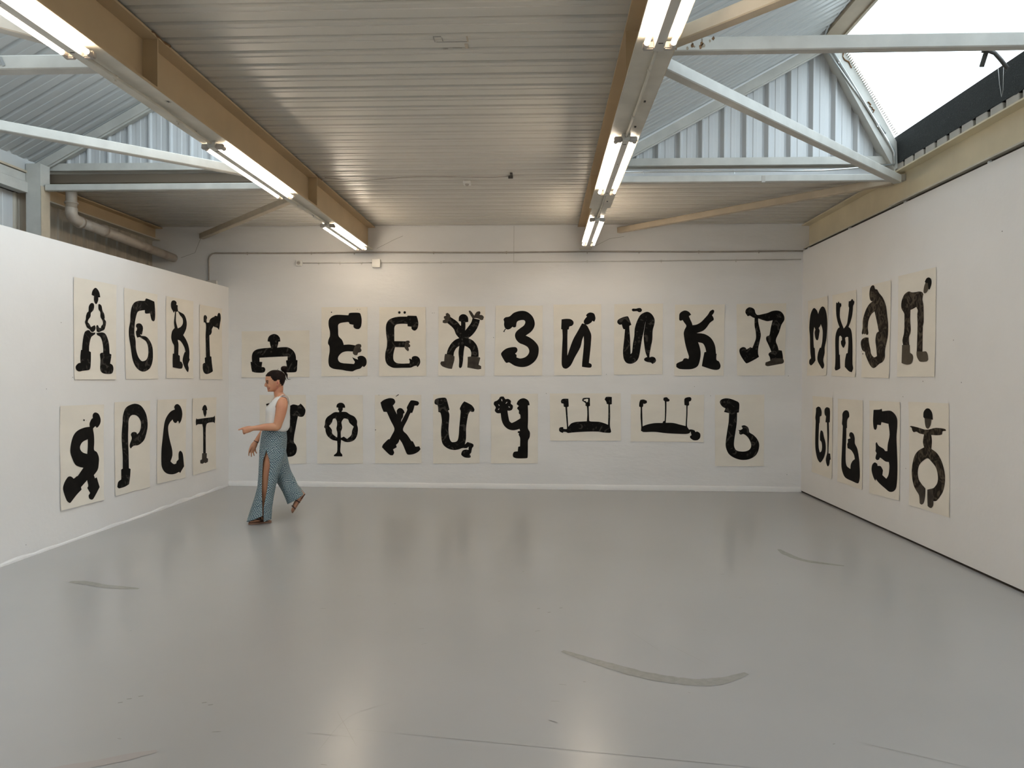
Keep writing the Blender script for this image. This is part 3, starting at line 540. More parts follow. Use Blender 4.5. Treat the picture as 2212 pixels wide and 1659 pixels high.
# ================================================================ THE PAINTED SHEETS
SHEETS=[
('cream sheet with letter А, helmeted man with clasped arms, top left of left wall','l',6.767,1.505,[-331,963,333,968,323,0,-325,5],[('kM',[-63,823,-55,853,-34,881,-1,899,33,886,60,856,72,814,40,810,40,785,27,757,6,738,-14,750,-28,778,-26,816]),('kM',[-81,737,-50,746,-28,736,-25,707,-41,673,-75,647,-82,611,-116,576,-123,553,-98,538,-76,511,-47,522,-21,534,-4,512,-16,482,-47,464,-78,469,-98,488,-133,501,-153,528,-166,553,-153,579,-149,612,-132,645,-112,660,-107,705]),('kM',[40,739,59,747,91,731,106,686,133,655,141,619,138,602,162,580,154,536,132,498,89,482,46,467,13,474,3,506,10,533,31,538,52,513,76,511,89,535,111,553,106,586,74,620,71,666,43,693]),('kM',[-78,461,-42,458,-11,463,-11,446,-48,428,-73,411,-94,364,-104,319,-105,277,-77,268,-78,190,-86,119,-106,96,-201,86,-259,80,-298,98,-302,129,-268,156,-234,162,-237,219,-227,282,-211,286,-204,347,-189,411,-168,457,-133,476,-100,477]),('kM',[7,457,46,463,100,469,148,459,180,424,208,364,218,263,249,254,242,216,226,162,267,146,281,108,261,67,217,57,129,60,81,77,65,113,71,193,63,249,82,265,114,267,115,314,99,380,67,424,20,438])]),
('cream sheet with letter Б curling from a boot down to a small head, left wall','l',7.564,1.506,[-328,957,316,957,317,0,-305,1],[('kM',[60,860,84,887,157,883,253,870,263,814,270,732,258,663,224,647,190,665,163,730,83,720,61,729,61,757,-2,747,-78,724,-117,649,-132,591,-140,490,-118,412,-113,326,-75,247,-18,201,34,197,93,218,124,275,121,356,81,414,9,440,-42,455,-87,446,-108,477,-115,514,-96,528,-92,550,-111,563,-105,589,-60,604,-9,598,23,565,16,521,1,482,-32,489,-10,472,75,469,141,439,202,374,219,300,214,210,173,134,99,93,14,81,-70,103,-139,153,-182,223,-212,344,-241,456,-241,533,-216,613,-213,684,-191,764,-141,819,-52,848])]),
('cream sheet with black letter В, man bending back, arms to his head, left wall','l',8.382,1.505,[-321,962,326,964,314,0,-318,7],[('k',[-211,873,-195,911,-151,928,-100,924,-78,906,-87,882,-52,878,-55,848,-45,812,23,798,90,783,137,743,161,683,150,621,116,571,75,529,143,477,197,411,224,336,221,253,235,236,203,197,189,169,207,128,195,87,175,81,127,117,80,168,58,222,74,270,108,322,128,326,101,380,35,438,-18,462,-57,464,-38,415,-42,287,-6,275,-2,207,33,201,63,168,46,127,-7,120,-85,126,-174,135,-176,211,-171,297,-142,298,-141,390,-179,428,-206,486,-185,560,-127,603,-142,661,-133,715,-113,803,-126,798,-142,781,-171,804,-202,834]),('h',[-92,795,-49,803,-3,766,56,730,67,676,22,629,-54,603,-76,640,-97,691])]),
('cream sheet with black letter Г, thin booted figure with axe-like arm, nearest the left corner','l',9.183,1.489,[-317,961,309,961,322,0,-314,6],[('kM',[-206,796,-191,826,-160,835,-122,824,-107,800,-125,780,-122,744,-61,747,-29,788,34,818,90,834,114,849,179,848,195,880,232,898,270,882,283,827,261,757,227,664,178,691,89,699,73,708,25,666,17,622,-14,591,-49,581,-46,494,-28,305,8,301,23,209,50,109,-1,91,-125,70,-201,90,-234,141,-231,198,-201,213,-171,215,-178,282,-143,290,-147,417,-154,561,-141,678,-148,721,-176,740,-202,735])]),
("wide cream sheet with letter Д, helmeted man between two boots, above the woman's head",'b',-3.709,1.510,[-478,644,479,661,479,13,-479,0],[('kM',[-112,506,-104,555,-75,591,-20,609,29,594,61,555,68,506,42,501,36,465,23,420,107,427,173,424,231,395,270,350,287,299,290,250,311,245,306,170,300,100,277,80,173,76,107,82,75,105,88,154,127,163,160,160,147,241,170,247,170,298,-10,291,-226,278,-226,223,-187,220,-196,149,-161,146,-144,117,-157,81,-193,69,-285,72,-331,84,-344,142,-354,220,-332,222,-335,297,-317,355,-272,390,-193,408,-62,420,-75,458,-82,501])]),
('cream sheet with thick black letter Е, boot on top, grey hand and helmeted head below','b',-2.740,1.534,[-322,957,321,961,322,7,-322,0],[('k',[-95,852,54,846,63,874,99,881,209,878,231,840,241,770,231,693,203,657,158,658,128,680,125,714,73,725,58,750,22,750,-56,737,-88,709,-88,635,-82,558,-36,507,-14,456,-11,437,74,441,158,428,158,344,119,344,35,347,-30,330,-75,289,-91,244,-69,200,-17,183,61,177,132,172,145,200,126,232,107,269,145,249,190,233,180,264,210,284,255,284,294,258,310,214,304,163,274,130,252,143,223,111,177,98,145,85,113,70,35,76,-43,91,-146,103,-205,133,-224,186,-222,263,-209,340,-211,417,-231,455,-224,507,-205,558,-205,622,-222,699,-222,769,-199,814,-153,843]),('w',[151,428,190,449,229,444,237,416,226,395,239,361,222,335,193,328,180,296,145,294,119,318,119,344]),('k',[-174,887,-176,881,-182,879,-187,881,-190,887,-187,892,-182,895,-176,892]),('w',[183,929,182,926,179,925,177,926,175,929,176,932,179,933,182,932]),('w',[219,929,218,926,215,925,213,926,212,929,213,932,215,933,218,932])]),
('cream sheet with letter Ё, two round dots above a booted figure, back wall upper row','b',-1.930,1.538,[-324,954,319,956,331,7,-326,0],[('kM',[-28,880,-33,867,-46,862,-58,867,-64,880,-58,893,-46,898,-33,893]),('kM',[47,880,42,867,29,862,16,867,11,880,16,893,29,898,42,893]),('kM',[69,837,191,834,206,799,219,735,210,671,178,633,146,636,124,658,124,684,69,690,67,722,-2,725,-79,716,-111,684,-115,620,-114,486,50,483,38,401,-104,403,-117,352,-129,288,-123,224,-84,186,-13,176,96,180,100,210,89,235,102,248,128,232,130,263,160,280,205,276,237,245,246,194,231,155,209,127,192,149,160,142,115,121,0,118,-116,116,-174,135,-219,173,-241,237,-239,326,-220,403,-217,492,-230,594,-231,696,-207,760,-156,798,-66,821,62,824]),('w',[44,482,70,493,95,490,102,467,86,452,106,429,102,406,79,400,89,365,76,346,50,365,27,401])]),
('cream sheet with letter Ж, man with raised brown hands and brown boots, back wall','b',-1.111,1.545,[-321,954,322,957,320,5,-322,0],[('kM',[-43,766,-37,817,2,849,53,843,85,804,89,744,50,738,51,678,47,627,79,665,129,735,148,798,250,773,231,703,194,627,143,563,92,521,156,487,207,424,230,348,233,265,127,268,131,322,111,373,73,402,41,415,31,360,22,271,16,195,1,125,-22,109,-38,128,-35,220,-44,322,-33,413,-74,385,-105,328,-112,271,-208,302,-189,372,-144,449,-87,500,-36,521,-81,576,-106,639,-145,684,-202,731,-177,823,-126,792,-62,747,-24,700,-11,690,-11,747,-43,756]),('w',[-158,817,-171,849,-200,869,-223,855,-218,830,-246,820,-247,794,-231,779,-263,764,-264,734,-234,726,-196,734,-177,779]),('w',[148,792,116,843,93,893,110,901,135,881,170,830,205,881,244,891,256,871,244,840,282,836,305,811,292,773,263,769,238,786,193,798]),('w',[-229,305,-163,296,-99,271,-101,220,-118,156,-134,99,-188,105,-265,133,-294,168,-284,200,-242,204,-237,270]),('w',[82,265,156,271,246,259,256,249,240,189,233,157,269,138,269,100,221,93,144,106,78,119,83,208])]),
('cream sheet with letter З painted as a thick black snake with forked tongue','b',-0.328,1.553,[-316,961,326,961,324,3,-333,0],[('k',[-127,812,-70,860,6,885,82,885,145,854,196,797,219,721,207,658,166,601,96,550,160,519,223,468,268,405,274,329,256,253,205,183,123,132,35,119,-54,138,-131,182,-169,176,-201,214,-241,290,-226,328,-169,372,-93,391,-36,389,-17,360,-23,328,-49,303,-29,284,-29,252,21,237,85,253,129,291,145,341,122,392,71,423,8,449,-37,499,-52,556,-31,607,20,651,70,689,89,733,70,761,19,759,-25,736,-37,670,-63,661,-88,670,-113,645,-151,632,-186,651,-202,695,-200,740,-209,771,-184,799]),('k',[-186,645,-208,613,-215,596,-198,603,-191,590,-192,617,-173,636])]),
('cream sheet with letter И, folded black figure and separate helmeted head, no mark above','b',0.476,1.560,[-331,966,317,973,329,6,-316,0],[('k',[-220,765,-153,773,-96,767,-61,739,-58,702,-83,676,-112,666,-121,628,-137,626,-139,512,-138,272,-113,348,-63,487,-1,601,57,708,74,708,124,683,162,614,185,551,182,450,170,311,155,172,187,157,193,128,178,109,127,109,61,119,64,185,76,311,85,437,82,538,62,487,38,386,-37,247,-87,146,-131,102,-165,92,-200,110,-216,158,-214,310,-205,512,-209,626,-225,632]),('k',[82,727,89,758,124,803,111,821,136,847,173,859,221,843,240,790,237,759,224,733,199,746,181,721,137,696,99,698])]),
('cream sheet with letter Й, folded black limbs with a small blob floating above','b',1.299,1.573,[-328,960,328,967,328,6,-328,0],[('kM',[-92,881,-80,898,-33,898,-2,906,29,904,47,881,35,856,4,851,-21,864,-77,862]),('kM',[-286,709,-276,747,-220,778,-152,795,-133,778,-95,678,-123,659,-112,502,-104,282,-86,301,-74,414,-56,527,-50,627,-20,728,23,810,79,847,129,854,179,822,215,760,215,691,193,603,188,477,170,377,152,276,152,236,183,247,221,236,240,201,227,169,190,147,171,166,121,175,84,194,81,219,102,236,121,241,95,314,76,439,71,540,83,640,99,726,87,678,69,577,50,489,32,376,14,263,-10,200,-60,160,-116,149,-166,168,-198,225,-207,325,-193,476,-182,617,-207,627,-226,684,-257,680])]),
('cream sheet with letter К, kneeling helmeted man pointing up to the right','b',2.120,1.558,[-329,968,335,971,328,8,-334,0],[('k',[-274,793,-269,843,-238,874,-194,889,-145,871,-113,831,-144,812,-125,768,-104,724,-94,690,-38,699,18,731,67,781,110,831,141,881,177,901,196,887,190,856,166,824,185,793,189,762,166,743,136,718,93,656,44,612,-37,583,56,574,131,537,181,480,212,405,223,305,232,303,230,224,264,199,286,143,271,99,227,85,159,95,35,136,47,217,68,324,92,330,76,393,45,443,-17,459,2,405,19,317,9,217,-21,135,-89,98,-170,91,-263,97,-307,122,-305,166,-264,191,-226,206,-208,235,-177,242,-146,232,-140,267,-168,354,-191,442,-204,517,-211,580,-199,630,-177,680,-205,724,-228,759,-255,749,-272,762])]),
('cream sheet with letter Л, man bending to the floor, right end of back wall','b',2.943,1.567,[-331,966,330,978,318,6,-317,0],[('kM',[-213,860,-201,897,-164,922,-121,916,-90,891,-77,847,-50,820,9,829,83,847,144,872,211,879,267,860,304,804,305,748,269,686,239,586,197,480,222,399,235,347,278,339,291,274,294,225,138,212,126,205,119,249,100,286,112,311,137,324,124,361,93,430,68,486,73,530,110,548,128,648,151,748,84,735,22,750,-40,773,-39,723,-20,635,-3,548,-18,461,-36,373,-38,298,-25,255,-84,217,-185,167,-213,185,-263,260,-286,316,-283,360,-246,385,-209,379,-190,354,-141,386,-116,373,-86,448,-68,511,-73,598,-88,673,-89,779,-114,787,-151,810,-178,801,-200,829]),('w',[150,234,291,235,306,200,292,168,237,156,138,137,89,129,58,143,62,180,126,205])]),
('cream sheet with letter М, man doubled over, head hanging, beside the right corner','r',9.180,1.572,[314,982,-330,978,-312,2,328,0],[('k',[107,868,21,832,-27,780,-73,833,-153,864,-234,836,-292,760,-318,615,-299,465,-246,351,-244,280,-205,195,-234,136,-219,100,-174,87,-115,119,-19,194,-29,277,-97,352,-125,347,-165,427,-173,562,-113,647,-90,622,-44,602,-80,568,-65,523,-36,460,11,451,60,483,86,550,63,590,100,625,127,543,105,364,76,349,48,195,112,159,198,132,261,157,257,199,200,227,228,322,246,512,269,627,240,776,180,846])]),
('cream sheet with letter Н, man with two arms raised and head hanging between legs','r',8.385,1.557,[324,984,-327,974,-324,0,327,12],[('k',[222,875,206,886,181,875,154,894,123,870,78,861,71,831,105,808,108,698,-1,562,-82,608,-109,681,-136,786,-120,812,-124,866,-172,865,-213,883,-247,861,-275,846,-263,819,-243,801,-223,704,-178,626,-126,572,-189,543,-223,476,-238,336,-242,148,-262,99,-230,56,-154,67,-40,118,-44,193,-75,271,-110,275,-127,382,-121,456,-86,462,-37,452,-48,414,-59,393,-20,348,13,341,66,381,75,420,47,431,52,465,97,485,123,469,131,367,118,264,97,259,83,102,144,85,216,79,244,103,232,146,227,267,236,440,217,517,167,570,116,584,179,661,219,759])]),
('cream sheet with brown-black letter О, arched figure reaching for its own boot, right wall','r',7.600,1.551,[324,988,-325,985,-308,0,309,4],[('m',[150,893,135,953,94,979,44,973,19,935,-30,922,-71,883,-158,821,-222,733,-247,643,-275,524,-268,414,-217,291,-212,210,-167,167,-89,145,-1,109,64,109,140,156,228,252,237,279,298,301,335,366,319,413,241,437,155,430,146,381,110,303,92,256,26,218,-39,229,-21,321,-3,397,-25,465,-73,484,-30,585,12,672,26,700,103,672,160,615,175,538,160,483,173,462,216,467,225,479,250,471,277,480,303,471,316,492,296,546,289,640,231,730,156,785,57,817,90,813,132,837]),('k',[273,261,276,257,285,256,294,257,297,261,294,265,285,267,277,265]),('k',[307,291,309,289,314,288,319,289,321,292,319,294,314,294,309,293])]),
('cream sheet with mottled letter П, bent man with pale brown boots, right wall top right','r',6.795,1.567,[332,986,-336,977,-333,1,337,0],[('m',[122,811,82,799,4,792,-47,792,-104,779,-126,757,-112,712,-132,650,-138,503,-124,458,-123,232,-22,235,-30,471,-24,579,-32,619,-6,652,52,640,98,634,102,542,90,451,99,411,122,377,117,301,232,307,245,356,215,431,212,599,226,621,271,667,270,731,223,789,162,811]),('k',[-146,870,-176,896,-218,898,-254,876,-259,833,-232,789,-208,797,-197,849,-164,855]),('w',[-158,858,-197,851,-211,796,-179,767,-142,765,-127,783,-137,828]),('w',[250,308,103,301,102,228,55,210,41,175,66,128,139,115,214,123,256,134]),('w',[-20,238,-123,232,-185,231,-212,203,-223,156,-199,140,-88,139,-43,167,-20,201])]),
('cream sheet with black letter Я, striding man with hand on hip, left wall bottom left','l',6.562,0.306,[-320,966,327,953,314,0,-321,11],[('k',[149,854,166,874,200,878,245,859,273,810,267,768,233,734,210,727,193,744,171,735,156,719,170,654,173,583,169,516,214,486,244,432,242,375,224,313,164,268,181,235,209,240,254,137,205,87,149,40,121,36,88,54,81,84,105,104,62,160,78,179,62,234,-29,182,-22,157,-87,123,-180,64,-200,63,-235,94,-282,202,-264,259,-219,303,-183,306,-153,293,-133,279,-91,294,-76,295,7,362,-54,378,-111,406,-152,465,-179,529,-171,603,-135,680,-73,723,23,743,104,745,102,779,132,819,152,825]),('h',[74,627,73,554,64,487,0,508,-37,541,-37,576,0,610]),('k',[31,814,28,809,20,808,12,810,9,815,12,820,20,822,28,819]),('k',[61,810,60,808,58,808,55,809,54,810,55,812,58,812,60,811])]),
('cream sheet with black letter Р, one tall boot and a bowed head','l',7.389,0.301,[-326,972,334,964,317,0,-324,9],[('kM',[-39,934,55,940,144,918,214,867,264,796,285,690,255,596,205,529,107,491,11,491,-42,467,-62,492,-55,522,-22,573,-41,614,-21,635,26,639,66,628,77,610,121,631,150,684,143,748,95,798,27,822,-40,814,-77,770,-83,694,-88,595,-82,440,-77,263,-46,251,-55,167,-74,93,-150,78,-252,77,-283,96,-266,146,-213,164,-215,266,-187,274,-189,414,-204,605,-186,755,-177,830,-131,903])]),
('cream sheet with black letter С, bowed figure rocking on one upturned boot','l',8.187,0.292,[-315,977,341,962,309,0,-336,20],[('k',[51,878,83,903,135,908,193,881,233,829,243,767,212,701,166,669,153,699,127,704,107,688,69,686,31,707,16,731,-45,699,-83,649,-71,557,-34,461,3,378,9,305,-33,241,9,213,53,197,98,201,105,221,151,242,151,309,171,337,204,338,250,298,270,214,283,141,222,98,182,69,163,89,78,80,-23,86,-122,112,-195,161,-233,230,-230,403,-199,561,-168,694,-119,769,-32,826,67,847])]),
('cream sheet with thin letter Т, man with short outstretched arms, beside the left corner','l',8.998,0.290,[-325,965,326,961,314,3,-316,0],[('kM',[-67,805,-49,848,4,871,50,850,75,800,49,798,49,756,11,709,-27,753,-45,801]),('kM',[-197,699,11,700,245,700,285,717,296,667,284,612,244,630,72,627,33,568,31,234,-41,242,-40,559,-65,626,-190,631,-224,616,-234,673,-219,714]),('w',[-70,251,58,238,54,177,93,161,85,122,23,113,-15,123,-60,115,-119,129,-124,166,-75,174])]),
('cream sheet with black letter У mostly hidden behind the walking woman','b',-3.607,0.303,[-328,968,325,972,332,15,-329,0],[('kM',[97,816,143,838,188,833,221,826,250,852,286,817,319,766,312,708,286,672,247,666,214,675,201,617,182,514,162,411,156,321,188,269,199,218,182,153,136,117,57,107,-14,113,-73,132,-86,177,-47,229,18,281,38,358,45,436,-34,512,-112,628,-164,744,-217,801,-239,842,-184,857,-125,795,-47,680,32,577,90,539,97,668])]),
('cream sheet with letter Ф, slim man whose muscled arms form a ring','b',-2.801,0.320,[-321,956,320,959,321,6,-321,0],[('kM',[-52,784,-45,822,-13,846,33,846,65,817,72,780,37,778,37,752,20,723,85,721,136,689,201,657,238,600,238,548,251,491,240,401,202,336,137,306,72,307,20,332,14,335,7,245,5,168,31,129,31,104,-84,105,-86,122,-45,161,-38,244,-41,318,-110,334,-175,385,-203,449,-207,487,-223,507,-214,545,-207,603,-181,648,-136,681,-78,717,-19,717,-13,733,-28,752,-26,780]),('h',[-65,630,-45,591,-42,540,-51,489,-38,424,-41,367,-71,386,-110,424,-116,475,-155,526,-116,572,-97,623]),('h',[59,631,111,618,130,573,191,519,169,464,156,400,98,348,52,380,13,361,11,438,30,502,20,573,33,605])]),
('cream sheet with letter Х, crossed booted legs and a small head between them','b',-1.988,0.332,[-326,948,322,952,324,6,-321,0],[('k',[-248,843,-199,881,-122,905,-64,895,-42,854,-57,822,-76,803,-51,745,-18,682,-21,733,7,765,46,765,78,733,89,699,72,691,66,644,46,612,40,576,78,650,123,740,119,778,168,868,200,876,271,862,290,837,271,807,226,805,213,753,194,702,168,699,124,599,72,497,72,452,124,401,182,315,204,308,240,236,292,243,311,204,279,166,215,133,144,124,118,139,57,279,18,336,2,291,-30,259,-20,227,-72,195,-56,150,-75,114,-114,117,-172,168,-227,225,-211,264,-140,335,-121,335,-82,406,-57,457,-59,502,-108,598,-160,713,-205,715,-231,776]),('k',[-42,924,-12,950,10,960,4,949,-19,933]),('k',[-311,464,-313,460,-317,458,-322,460,-324,464,-322,469,-317,471,-313,469]),('k',[-266,946,-267,943,-270,942,-273,943,-274,946,-273,949,-270,950,-267,949])]),
('cream sheet with letter Ц, two raised boots and a tiny bent figure as its tail','b',-1.183,0.338,[-322,953,317,959,323,7,-317,0],[('kM',[-303,851,-288,887,-230,905,-153,908,-130,877,-95,744,-114,731,-95,674,-101,571,-107,457,-94,355,-68,304,-30,298,15,317,34,394,40,496,52,624,59,725,49,761,77,821,109,860,154,841,218,803,250,752,244,720,218,714,193,726,167,682,148,586,136,484,136,356,120,267,156,302,232,274,239,243,220,217,207,153,188,134,204,96,182,83,118,88,73,120,73,152,92,184,137,197,169,191,171,236,143,216,86,216,28,196,-42,189,-126,214,-190,277,-209,379,-210,481,-201,596,-219,698,-249,711,-258,800,-294,819])]),
('cream sheet with letter Ч, moustached helmeted man holding up a black flower','b',-0.382,0.347,[-323,954,319,962,323,6,-319,0],[('k',[-217,885,-195,917,-151,921,-125,883,-87,888,-49,861,-51,823,-23,797,-29,747,-61,727,-96,727,-86,657,-67,581,-35,558,16,582,82,623,79,671,60,690,60,728,38,753,41,772,59,792,28,817,47,861,91,893,142,896,192,862,208,805,183,799,187,697,187,583,185,488,213,431,210,367,188,316,186,215,183,87,164,75,31,73,-14,92,-20,130,-1,162,47,169,53,232,78,239,78,353,59,398,65,419,45,423,48,445,77,449,71,478,-9,458,-85,473,-143,523,-175,593,-190,692,-239,692,-271,726,-258,771,-284,809,-278,847,-246,862]),('h',[-182,888,-170,879,-168,854,-178,860]),('h',[-122,829,-102,850,-98,841,-118,822]),('h',[-84,786,-61,778,-64,770,-80,774]),('h',[-220,815,-204,799,-207,792,-220,803]),('h',[-226,743,-211,758,-210,748,-222,735])]),
('wide cream sheet with letter Ш, lying figure with three raised boots, head on the left','b',0.586,0.666,[-485,646,478,654,486,8,-478,0],[('kM',[-333,546,-308,574,-232,576,-225,471,-247,460,-241,344,-230,192,-193,237,-130,259,-41,266,21,270,27,371,20,472,1,485,1,516,-43,548,-37,579,-12,589,60,590,64,482,46,472,49,371,54,276,72,268,185,263,261,244,309,224,313,360,312,502,290,509,284,537,261,568,277,600,309,606,359,603,360,506,334,499,338,348,336,209,352,133,337,114,249,117,173,129,35,128,-142,117,-236,107,-255,118,-293,122,-306,107,-350,128,-356,166,-338,185,-300,188,-297,164,-253,160,-249,179,-259,306,-272,460,-295,468,-298,508,-327,514]),('h',[-24,564,20,576,39,571,33,538,15,528,5,544,-20,549])]),
('wide cream sheet with letter Щ, lying figure with three raised limbs, head at lower right','b',1.696,0.664,[-492,644,493,641,490,0,-491,1],[('k',[-378,529,-366,567,-322,573,-278,557,-274,529,-303,514,-324,517,-328,479,-340,466,-336,340,-332,208,-270,233,-170,253,-64,256,-52,279,-35,285,-31,392,-35,546,-54,568,-50,600,-10,606,8,591,31,571,21,550,-12,546,-13,393,-20,259,79,257,167,236,248,216,255,369,255,495,230,501,229,583,264,605,307,608,323,586,314,558,291,548,292,501,274,489,272,369,267,218,294,168,323,171,366,159,379,137,410,141,444,113,444,62,411,27,355,24,311,55,307,78,327,93,314,143,298,118,242,107,-7,116,-169,133,-319,130,-354,148,-351,201,-361,340,-361,466,-380,478])]),
('cream sheet with letter Ъ, big boot on top, body curling to a small head','b',2.666,0.338,[-332,967,327,974,329,6,-324,0],[('kM',[-265,861,-253,898,-204,920,-136,918,-61,893,-9,860,-5,787,-11,731,-33,727,-37,586,-52,473,-69,348,-69,272,-43,222,6,204,81,205,136,230,158,281,141,349,103,406,54,439,17,430,-4,449,-2,474,-17,492,16,495,43,512,26,549,65,558,109,537,127,500,134,462,190,425,240,369,265,300,253,212,211,143,131,98,32,88,-67,116,-142,171,-180,259,-181,347,-163,485,-146,598,-140,721,-209,736,-190,786,-234,811])]),
('cream sheet with letter Ы, curled leg beside a thin upright leg','r',8.991,0.328,[319,980,-314,982,-318,0,313,0],[('k',[201,831,131,853,60,842,17,794,23,744,73,728,79,659,94,635,109,469,101,341,62,280,11,305,-6,361,14,414,61,432,67,491,52,542,23,560,-28,544,-64,484,-111,417,-120,328,-70,233,31,159,101,167,169,223,212,330,217,515,209,664,222,709,205,775]),('k',[-67,808,-88,840,-144,858,-221,851,-239,808,-236,680,-208,674,-218,533,-206,391,-202,297,-257,301,-274,231,-248,219,-238,173,-202,140,-162,146,-123,204,-137,250,-169,316,-164,493,-149,670,-104,671,-118,744,-79,764])]),
('cream sheet with letter Ь, long leg and seated figure curling up, right wall lower row','r',8.194,0.327,[331,976,-321,979,-328,4,318,0],[('k',[201,804,152,840,84,850,30,830,15,781,72,736,73,649,92,643,92,543,102,392,98,267,68,213,-28,192,-36,243,-82,289,-137,316,-117,359,-61,397,-4,413,54,418,65,462,46,489,53,522,-19,538,15,566,1,597,-46,609,-102,593,-131,547,-136,491,-197,440,-236,356,-260,255,-268,137,-243,69,-198,56,-106,60,103,74,184,130,216,210,202,449,191,661,212,685,203,753])]),
('cream sheet with thick black letter Э, boot above, pointing hand and helmeted head below','r',7.384,0.323,[330,985,-318,997,-323,34,311,0],[('k',[237,893,108,902,58,913,45,888,-121,902,-210,876,-261,829,-267,758,-251,650,-265,508,-280,332,-263,165,-214,110,-126,88,-35,106,90,139,170,172,178,149,227,186,267,250,255,309,199,343,142,335,134,315,63,319,15,284,29,234,-56,209,-100,256,-117,339,-104,384,-29,382,80,407,104,385,151,373,184,387,176,414,158,443,185,463,178,498,183,543,160,560,115,527,5,505,-26,488,-71,491,-77,561,-112,659,-87,767,58,775,73,743,152,741,164,704,191,685,229,699,247,774])]),
('cream sheet with mottled letter Ѣ, man pointing both ways over ring-shaped legs','r',6.557,0.351,[351,978,-318,991,-349,12,316,0],[('k',[89,849,86,892,53,922,21,931,-18,926,-58,893,-72,834,-40,834,64,836]),('w',[67,840,-46,836,-37,786,-9,753,16,747,43,759,59,794]),('m',[323,742,302,751,177,746,69,736,-10,742,-123,765,-270,766,-282,750,-228,742,-217,714,-144,701,-49,696,-61,641,-52,570,-141,545,-216,485,-266,396,-274,309,-240,215,-151,124,-95,109,-87,141,-73,219,-98,227,-153,277,-164,341,-132,412,-55,458,6,479,88,444,148,397,171,329,152,266,97,228,63,208,142,123,233,188,274,277,276,366,239,466,172,528,68,572,89,620,74,689,155,693,203,704,252,696,280,712,291,733]),('w',[157,200,104,226,36,201,39,133,60,65,95,43,126,50,141,116,163,141]),('w',[4,196,-86,221,-96,163,-99,80,-77,48,-45,39,-6,49,2,118])])]

def smooth_ring(pts, small):
    n_ = len(pts); out = []
    for i in range(n_):
        a, b, c, d_ = pts[i-1], pts[i], pts[(i+1) % n_], pts[(i+2) % n_]
        def ang(p, q, r_):
            u_ = (q-p); v_ = (r_-q)
            if u_.length < 1e-6 or v_.length < 1e-6: return 0
            return abs(u_.angle_signed(v_)) if u_.length and v_.length else 0
        sb = ang(a, b, c) > 1.05; sc = ang(b, c, d_) > 1.05
        m1 = (c-b)*.5 if sb else (c-a)*.5
        m2 = (c-b)*.5 if sc else (d_-b)*.5
        L = (c-b).length
        if m1.length > L*1.1: m1 = m1*(L*1.1/m1.length)
        if m2.length > L*1.1: m2 = m2*(L*1.1/m2.length)
        k_ = 4 if not small else 2
        for s in range(k_):
            t = s/k_; h00 = 2*t**3-3*t*t+1; h10 = t**3-2*t*t+t; h01 = -2*t**3+3*t*t; h11 = t**3-t*t
            out.append(b*h00+m1*h10+c*h01+m2*h11)
    return out
